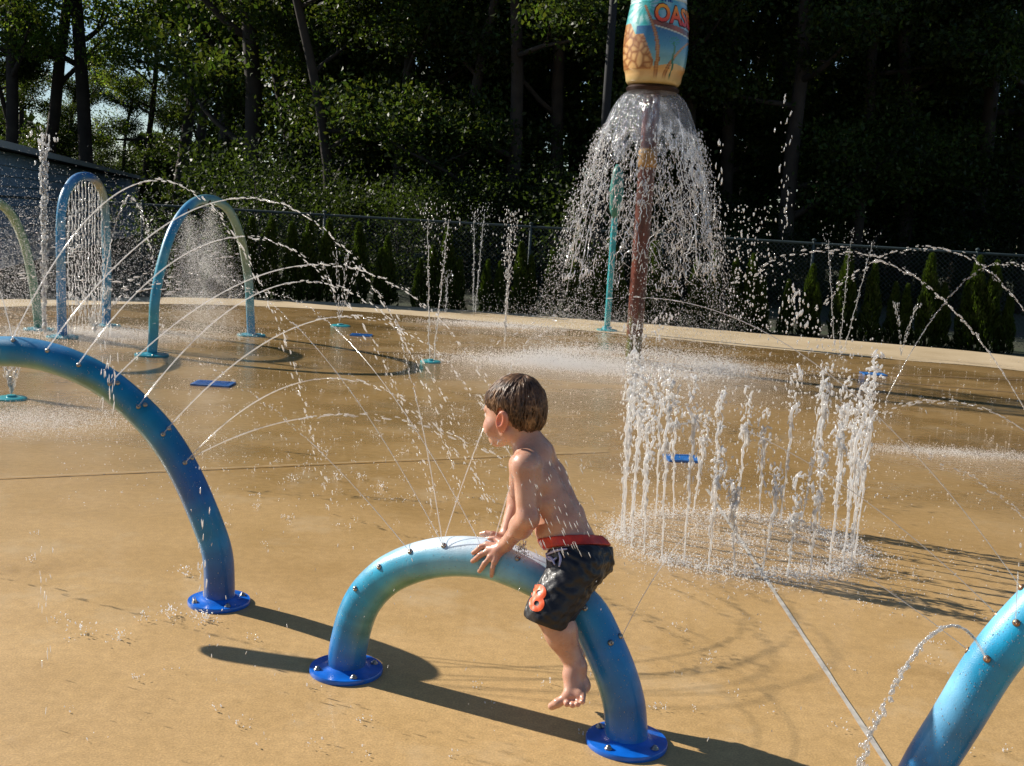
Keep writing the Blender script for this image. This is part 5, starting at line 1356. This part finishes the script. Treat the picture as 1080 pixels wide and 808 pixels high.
# --- the bell of water under the barrel
def bell():
    bx, by = PB.x, PB.y; zt_ = HB - 0.01
    def rad(dz): return 0.235 + 0.92 * math.sqrt(2 * max(dz, 0) / 9.81) * 0.98
    root = tag(empty('water_bell', (bx, by, zt_)), 'bell of water pouring from the plate under the barrel', 'falling water')
    # clear sheet at the top, torn at its lower edge
    n = 220; m_ = 60; vs_ = []; fs = []
    edge = [0.62 + 0.22 * mnoise.noise(V((math.cos(2 * math.pi * k / n) * 3, math.sin(2 * math.pi * k / n) * 3, 0))) + 0.14 * mnoise.noise(V((math.cos(2 * math.pi * k / n) * 9, math.sin(2 * math.pi * k / n) * 9, 5))) for k in range(n)]
    for j in range(m_ + 1):
        for k in range(n):
            a = 2 * math.pi * k / n; dz = max(0.25, edge[k]) * (j / m_)
            rr = rad(dz) - 0.02 + 0.026 * (j / m_) * mnoise.noise(V((math.cos(a) * 5, math.sin(a) * 5, dz * 1.2))) + 0.012 * mnoise.noise(V((math.cos(a) * 16, math.sin(a) * 16, dz * 2.5))) * (0.2 + j / m_)
            vs_.append((bx + rr * math.cos(a), by + rr * math.sin(a), zt_ - dz))
    for j in range(m_):
        for k in range(n):
            if j > 30:
                hole = mnoise.noise(V((k * 0.16, j * 0.10, 9)))
                if hole > 0.62 - 0.8 * (j / m_) ** 2: continue
            a = j * n + k; b_ = j * n + (k + 1) % n; fs.append((a, b_, b_ + n, a + n))
    fm = mat('water_film'); q = N(fm); q.t.nodes.remove(q.b)
    tr = q.n('ShaderNodeBsdfTransparent'); tr.inputs[0].default_value = (0.86, 0.9, 0.95, 1)
    gl = q.n('ShaderNodeBsdfGlossy'); gl.inputs['Roughness'].default_value = 0.08
    tl = q.n('ShaderNodeBsdfTranslucent'); tl.inputs[0].default_value = (0.9, 0.93, 1, 1)
    mp = q.n('ShaderNodeMapping'); mp.inputs['Scale'].default_value = (9, 9, 1.6); q.l(q.pos(), mp.inputs[0])
    st = q.noise(1.6, 5, mp.outputs[0], 0.65); q.l(q.bump(st, 1.0, 0.05), gl.inputs['Normal'])
    mf = q.math('MULTIPLY', q.math('SUBTRACT', st, 0.53, clamp=True), 6.0, clamp=True)
    m1 = q.n('ShaderNodeMixShader'); q.l(q.math('ADD', q.math('MULTIPLY', mf, 0.7), 0.16), m1.inputs[0]); q.l(tr.outputs[0], m1.inputs[1])
    m2 = q.n('ShaderNodeMixShader'); m2.inputs[0].default_value = 0.45; q.l(gl.outputs[0], m2.inputs[1]); q.l(tl.outputs[0], m2.inputs[2]); q.l(m2.outputs[0], m1.inputs[2])
    q.l(m1.outputs[0], q.out.inputs[0])
    b = MB(); b.add(vs_, fs); b.build('water_sheet', fm, root)
    # ropes and webs of water
    b = MB(); D = Drops()
    for s_ in range(90):
        a = random.uniform(0, 6.283); d0 = random.uniform(0.22, 1.35); L = random.uniform(0.25, 0.85); pts = []; rr_ = []; nn_ = 22
        for i in range(nn_):
            t = i / (nn_ - 1); dz = d0 + L * t
            wob = (0.08 * mnoise.noise(V((s_ * 3.1, dz * 4, 0))) + 0.06 * mnoise.noise(V((s_ * 1.7, dz * 11, 4))) + 0.03 * mnoise.noise(V((s_ * 1.3, dz * 26, 4)))) * min(1, 0.3 + dz * 1.3)
            rv = rad(dz) - 0.02 + wob * 0.8; aa = a + wob * 1.7
            pts.append(V((bx + rv * math.cos(aa), by + rv * math.sin(aa), zt_ - dz))); rr_.append(max(0.0012, random.uniform(0.3, 1.25) * 0.0058 * math.sin(math.pi * min(0.97, 0.08 + t * 0.9))))
        b.tube(pts, rr_, 6)
    # cross webs between the ropes
    for s_ in range(230):
        a = random.uniform(0, 6.283); dz = random.uniform(0.45, 1.9); w_ = random.uniform(0.05, 0.16); pts = []; am = random.uniform(-0.1, 0.12)
        for i in range(9):
            t = i / 8; aa = a + w_ * t; z_ = dz + random.gauss(0, 0.006) + am * math.sin(t * 3.14) + 0.03 * math.sin(t * 9 + s_); rv = rad(z_) - 0.02 + random.gauss(0, 0.006)
            pts.append(V((bx + rv * math.cos(aa), by + rv * math.sin(aa), zt_ - z_)))
        b.tube(pts, [random.uniform(0.0015, 0.0062) for _ in range(9)], 6)
    rp = b.build('water_strands', M['bell'], root)
    n = 30000; u = rng.uniform(0, 1, n); dz = 0.35 + u ** 0.9 * (zt_ - 0.4)
    a = rng.uniform(0, 6.283, n); lump = np.sin(a * 9 + dz * 5) + np.sin(a * 17 - dz * 9 + 1); keep = rng.uniform(-2, 2.6, n) < lump; a = a[keep]; dz = dz[keep]; n = len(a)
    rv = 0.215 + 0.90 * np.sqrt(2 * dz / 9.81) + 0.06 * dz + rng.normal(0, 0.03, n) * (0.5 + dz) * 0.9
    D.many(np.stack([bx + rv * np.cos(a), by + rv * np.sin(a), zt_ - dz], 1), rng.uniform(0.0020, 0.0066, n) * (1.15 - 0.28 * dz), np.stack([np.cos(a) * 0.25, np.sin(a) * 0.25, -np.ones(n)], 1), rng.uniform(1, 3.4, n))
    o = D.build('falling_drops', M['bell'], root); o['kind'] = 'stuff'
    rebase(root)
bell()
# --- white burst and film of spray where the bell lands, other splash zones
def splash_zone(cx, cy, sx, sy, n, r0, r1, hmean, label, ang=0.0, ringr=None):
    x = rng.normal(0, sx, n); y = rng.normal(0, sy, n)
    if ringr: a = rng.uniform(0, 6.283, n); rr = rng.normal(ringr, sx, n); x = rr * np.cos(a); y = rr * np.sin(a)
    z = np.minimum(rng.exponential(hmean, n), hmean * 5) + 0.003; D = Drops()
    ca, sa = math.cos(ang), math.sin(ang)
    D.many(np.stack([cx + x * ca - y * sa, cy + x * sa + y * ca, z], 1), rng.uniform(r0, r1, n), rng.standard_normal((n, 3)) + np.array([0, 0, 0.5]), rng.uniform(1, 2.2, n))
    return tag(D.build('splash', M['foam'], tmpl=OCT), label, 'splash', kind='stuff')
splash_zone(PB.x, PB.y, 0.17, 0.17, 16000, 0.0012, 0.0045, 0.035, 'white splash where the bell of water lands around the pole', ringr=0.95)
g = G(590, 385); splash_zone(g.x, g.y, 0.55, 0.28, 24000, 0.001, 0.0036, 0.025, 'broad white splash on the floor left of the pole')
g = G(730, 388); splash_zone(g.x, g.y, 0.55, 0.24, 10000, 0.001, 0.0034, 0.025, 'white splash on the floor right of the pole')
g = G(15, 442); splash_zone(g.x, g.y, 0.35, 0.25, 11000, 0.0008, 0.0022, 0.006, 'flat white splash below the large pipe at the left edge')
g = G(108, 352); splash_zone(g.x, g.y, 0.45, 0.35, 11000, 0.0015, 0.0035, 0.012, 'white spray on the floor under the tall arch')
g = G(1010, 478); splash_zone(g.x, g.y, 0.42, 0.10, 6000, 0.0008, 0.0022, 0.005, 'flat splash of drops right of the ring')
g = G(520, 343); splash_zone(g.x, g.y, 0.5, 0.2, 6000, 0.0015, 0.0035, 0.01, 'thin splash under the single geyser')
# small impact crowns on the floor where drops strike
D = Drops()
for i in range(2600):
    g = G(random.uniform(60, 1080), 345 + 190 * random.random() ** 1.4); D.add((g.x, g.y, 0.002), random.uniform(0.0008, 0.0024) * (0.5 + g.y / 10), (random.gauss(0, 1), random.gauss(0, 1), 0.3), random.uniform(1, 2.5))
for i in range(430):
    if i < 60: x, y = random.uniform(0, 1080), random.uniform(560, 800)
    elif i < 200: x, y = random.uniform(180, 560), random.uniform(390, 560)
    else: x, y = random.uniform(100, 1080), random.uniform(350, 500)
    g = G(x, y); k = random.randint(4, 12); sc = random.uniform(0.008, 0.03)
    for j in range(k):
        a = random.uniform(0, 6.283); D.add((g.x + sc * math.cos(a), g.y + sc * math.sin(a), random.uniform(0.001, 0.02)), random.uniform(0.0007, 0.0022), (math.cos(a), math.sin(a), 1.5), random.uniform(1, 2.5))
for (x, y, m_) in ((196, 607, 40), (178, 650, 60), (215, 655, 60), (85, 668, 30), (125, 675, 30), (150, 655, 24), (380, 506, 40), (402, 515, 40), (308, 508, 30), (355, 507, 26), (700, 595, 80), (690, 578, 80)):
    g = G(x, y)
    for j in range(m_):
        a = random.uniform(0, 6.283); s_ = abs(random.gauss(0, 0.03)); D.add((g.x + s_ * math.cos(a), g.y + s_ * math.sin(a), random.uniform(0.001, 0.035)), random.uniform(0.0008, 0.0026), (math.cos(a), math.sin(a), 1.5), random.uniform(1, 2.5))
tag(D.build('impact_drops', M['foam']), 'little crowns of droplets where water strikes the floor', 'droplets', kind='stuff')
# --- loose drops in the air
D = Drops()
def col_drops(px, y0, y1, Y, n, sx, r0, r1, k0=1.0, k1=3.0):
    for _ in range(n):
        p = PY(px + random.gauss(0, sx), random.uniform(y0, y1), Y + random.gauss(0, 0.15))
        if p.z > 0.01: D.add(p, random.uniform(r0, r1), (random.gauss(0, 0.12), 0, 1), random.uniform(k0, k1))
col_drops(46, 560, 800, 2.9, 26, 5, 0.0008, 0.0016, 6, 14)
for (xa, xb, y_, Y_, n_) in ((20, 125, 232, 8.5, 26), (22, 120, 292, 6.0, 22), (120, 215, 300, 6.0, 34), (30, 110, 262, 7, 12), (170, 260, 268, 7, 16)):
    for _ in range(n_): D.add(PY(random.uniform(xa, xb), y_ + random.gauss(0, 8), Y_), random.uniform(0.0025, 0.005), (1, 0, 0.12), random.uniform(3, 6))
col_drops(114, 345, 450, 3.3, 34, 7, 0.0010, 0.0020, 6, 14)
col_drops(212, 490, 640, 3.2, 18, 5, 0.0012, 0.0024, 5, 10)
col_drops(790, 215, 350, 8.5, 330, 17, 0.0015, 0.0075, 1, 2.6)
col_drops(828, 100, 350, 8.5, 70, 4, 0.002, 0.006, 1, 6)
col_drops(757, 150, 300, 8.5, 30, 3, 0.003, 0.007, 2, 7)
col_drops(690, 330, 400, 6.5, 150, 12, 0.0015, 0.006, 1, 4)
col_drops(668, 340, 395, 8.0, 60, 5, 0.003, 0.009, 1, 4)
col_drops(840, 300, 345, 7.5, 60, 5, 0.003, 0.008, 1, 4)
col_drops(870, 335, 400, 6.5, 90, 18, 0.002, 0.006, 1, 3)
col_drops(800, 340, 500, 5.2, 90, 60, 0.0015, 0.004, 1, 4)
for _ in range(70):    # over the boy's back and arm, and above his hands
    p = PY(random.gauss(590, 26), random.uniform(485, 590), 2.55); D.add(p, random.uniform(0.0006, 0.0013), (0.5, 0, -1), random.uniform(4, 12))
for _ in range(120):
    p = V(BP(random.gauss(550, 4), random.gauss(581, 5), 0.045)); D.add(p, random.uniform(0.0009, 0.0024), (0, 0, 1), random.uniform(1, 2))
for _ in range(70):
    p = V(BP(random.gauss(524, 8), random.gauss(462, 6), 0.05)); D.add(p, random.uniform(0.0006, 0.0014), (0, 0, 1), random.uniform(1, 2.5))
for _ in range(380):
    p = PY(random.uniform(200, 1080), random.uniform(380, 790), random.uniform(2.4, 4.2))
    if p.z > 0.02: D.add(p, random.uniform(0.0006, 0.0014), (random.gauss(0, 0.3), 0, 1), random.uniform(1.5, 6))
tag(D.build('loose_drops', M['drop']), 'loose water drops flying in the air over the pad', 'droplets', kind='stuff')
# --- fine spray: drops too small to see one by one
def mist(name, c, s_, n, r0, r1, label, zmin=0.02, cone=None):
    P_ = rng.normal(0, 1, (n, 3)) * np.array(s_) + np.array(c); P_[:, 2] = np.where(P_[:, 2] < zmin, zmin + rng.uniform(0, 1, n) * 0.5, P_[:, 2])
    D = Drops(); D.many(P_, rng.uniform(r0, r1, n), rng.standard_normal((n, 3)), np.ones(n))
    return tag(D.build(name, M['mist'], tmpl=OCT), label, 'spray', kind='stuff')
mA = [p for p in arcA[0]]; cA = sum(mA, V((0, 0, 0))) / len(mA)
n = 26000; D = Drops(); nz1, nz2 = PP(199, 222, arcA[2], arcA[1]), PP(221, 213, arcA[2], arcA[1])
for nzp in (nz1, nz2):
    t = rng.uniform(0, 1, n) ** 0.6; wdt = 0.05 + 0.42 * t
    D.many(np.stack([nzp.x + rng.normal(0, 0.5, n) * wdt + 0.1 * t, nzp.y + rng.normal(0, 0.6, n) * wdt, nzp.z - 0.03 - t * (nzp.z - 0.1)], 1), rng.uniform(0.0010, 0.0022, n), rng.standard_normal((n, 3)), np.ones(n))
tag(D.build('mist', M['mist'], tmpl=OCT), 'two cones of fine mist under the light blue arch', 'spray', kind='stuff')
p_ = PY(85, 285, 10.6); mist('mist', (p_.x, p_.y, 0.75), (0.75, 0.6, 0.35), 16000, 0.0012, 0.0035, 'cloud of spray drifting around the tall arch')
p_ = PY(5, 310, 9.5); mist('mist', (p_.x, p_.y, 0.6), (0.35, 0.4, 0.35), 14000, 0.0012, 0.0030, 'white spray hanging inside the green arch at the left edge')
p_ = PY(640, 330, 11.2); mist('mist', (p_.x, p_.y, 0.25), (0.8, 0.5, 0.22), 14000, 0.0012, 0.0032, 'low spray drifting around the foot of the pole')
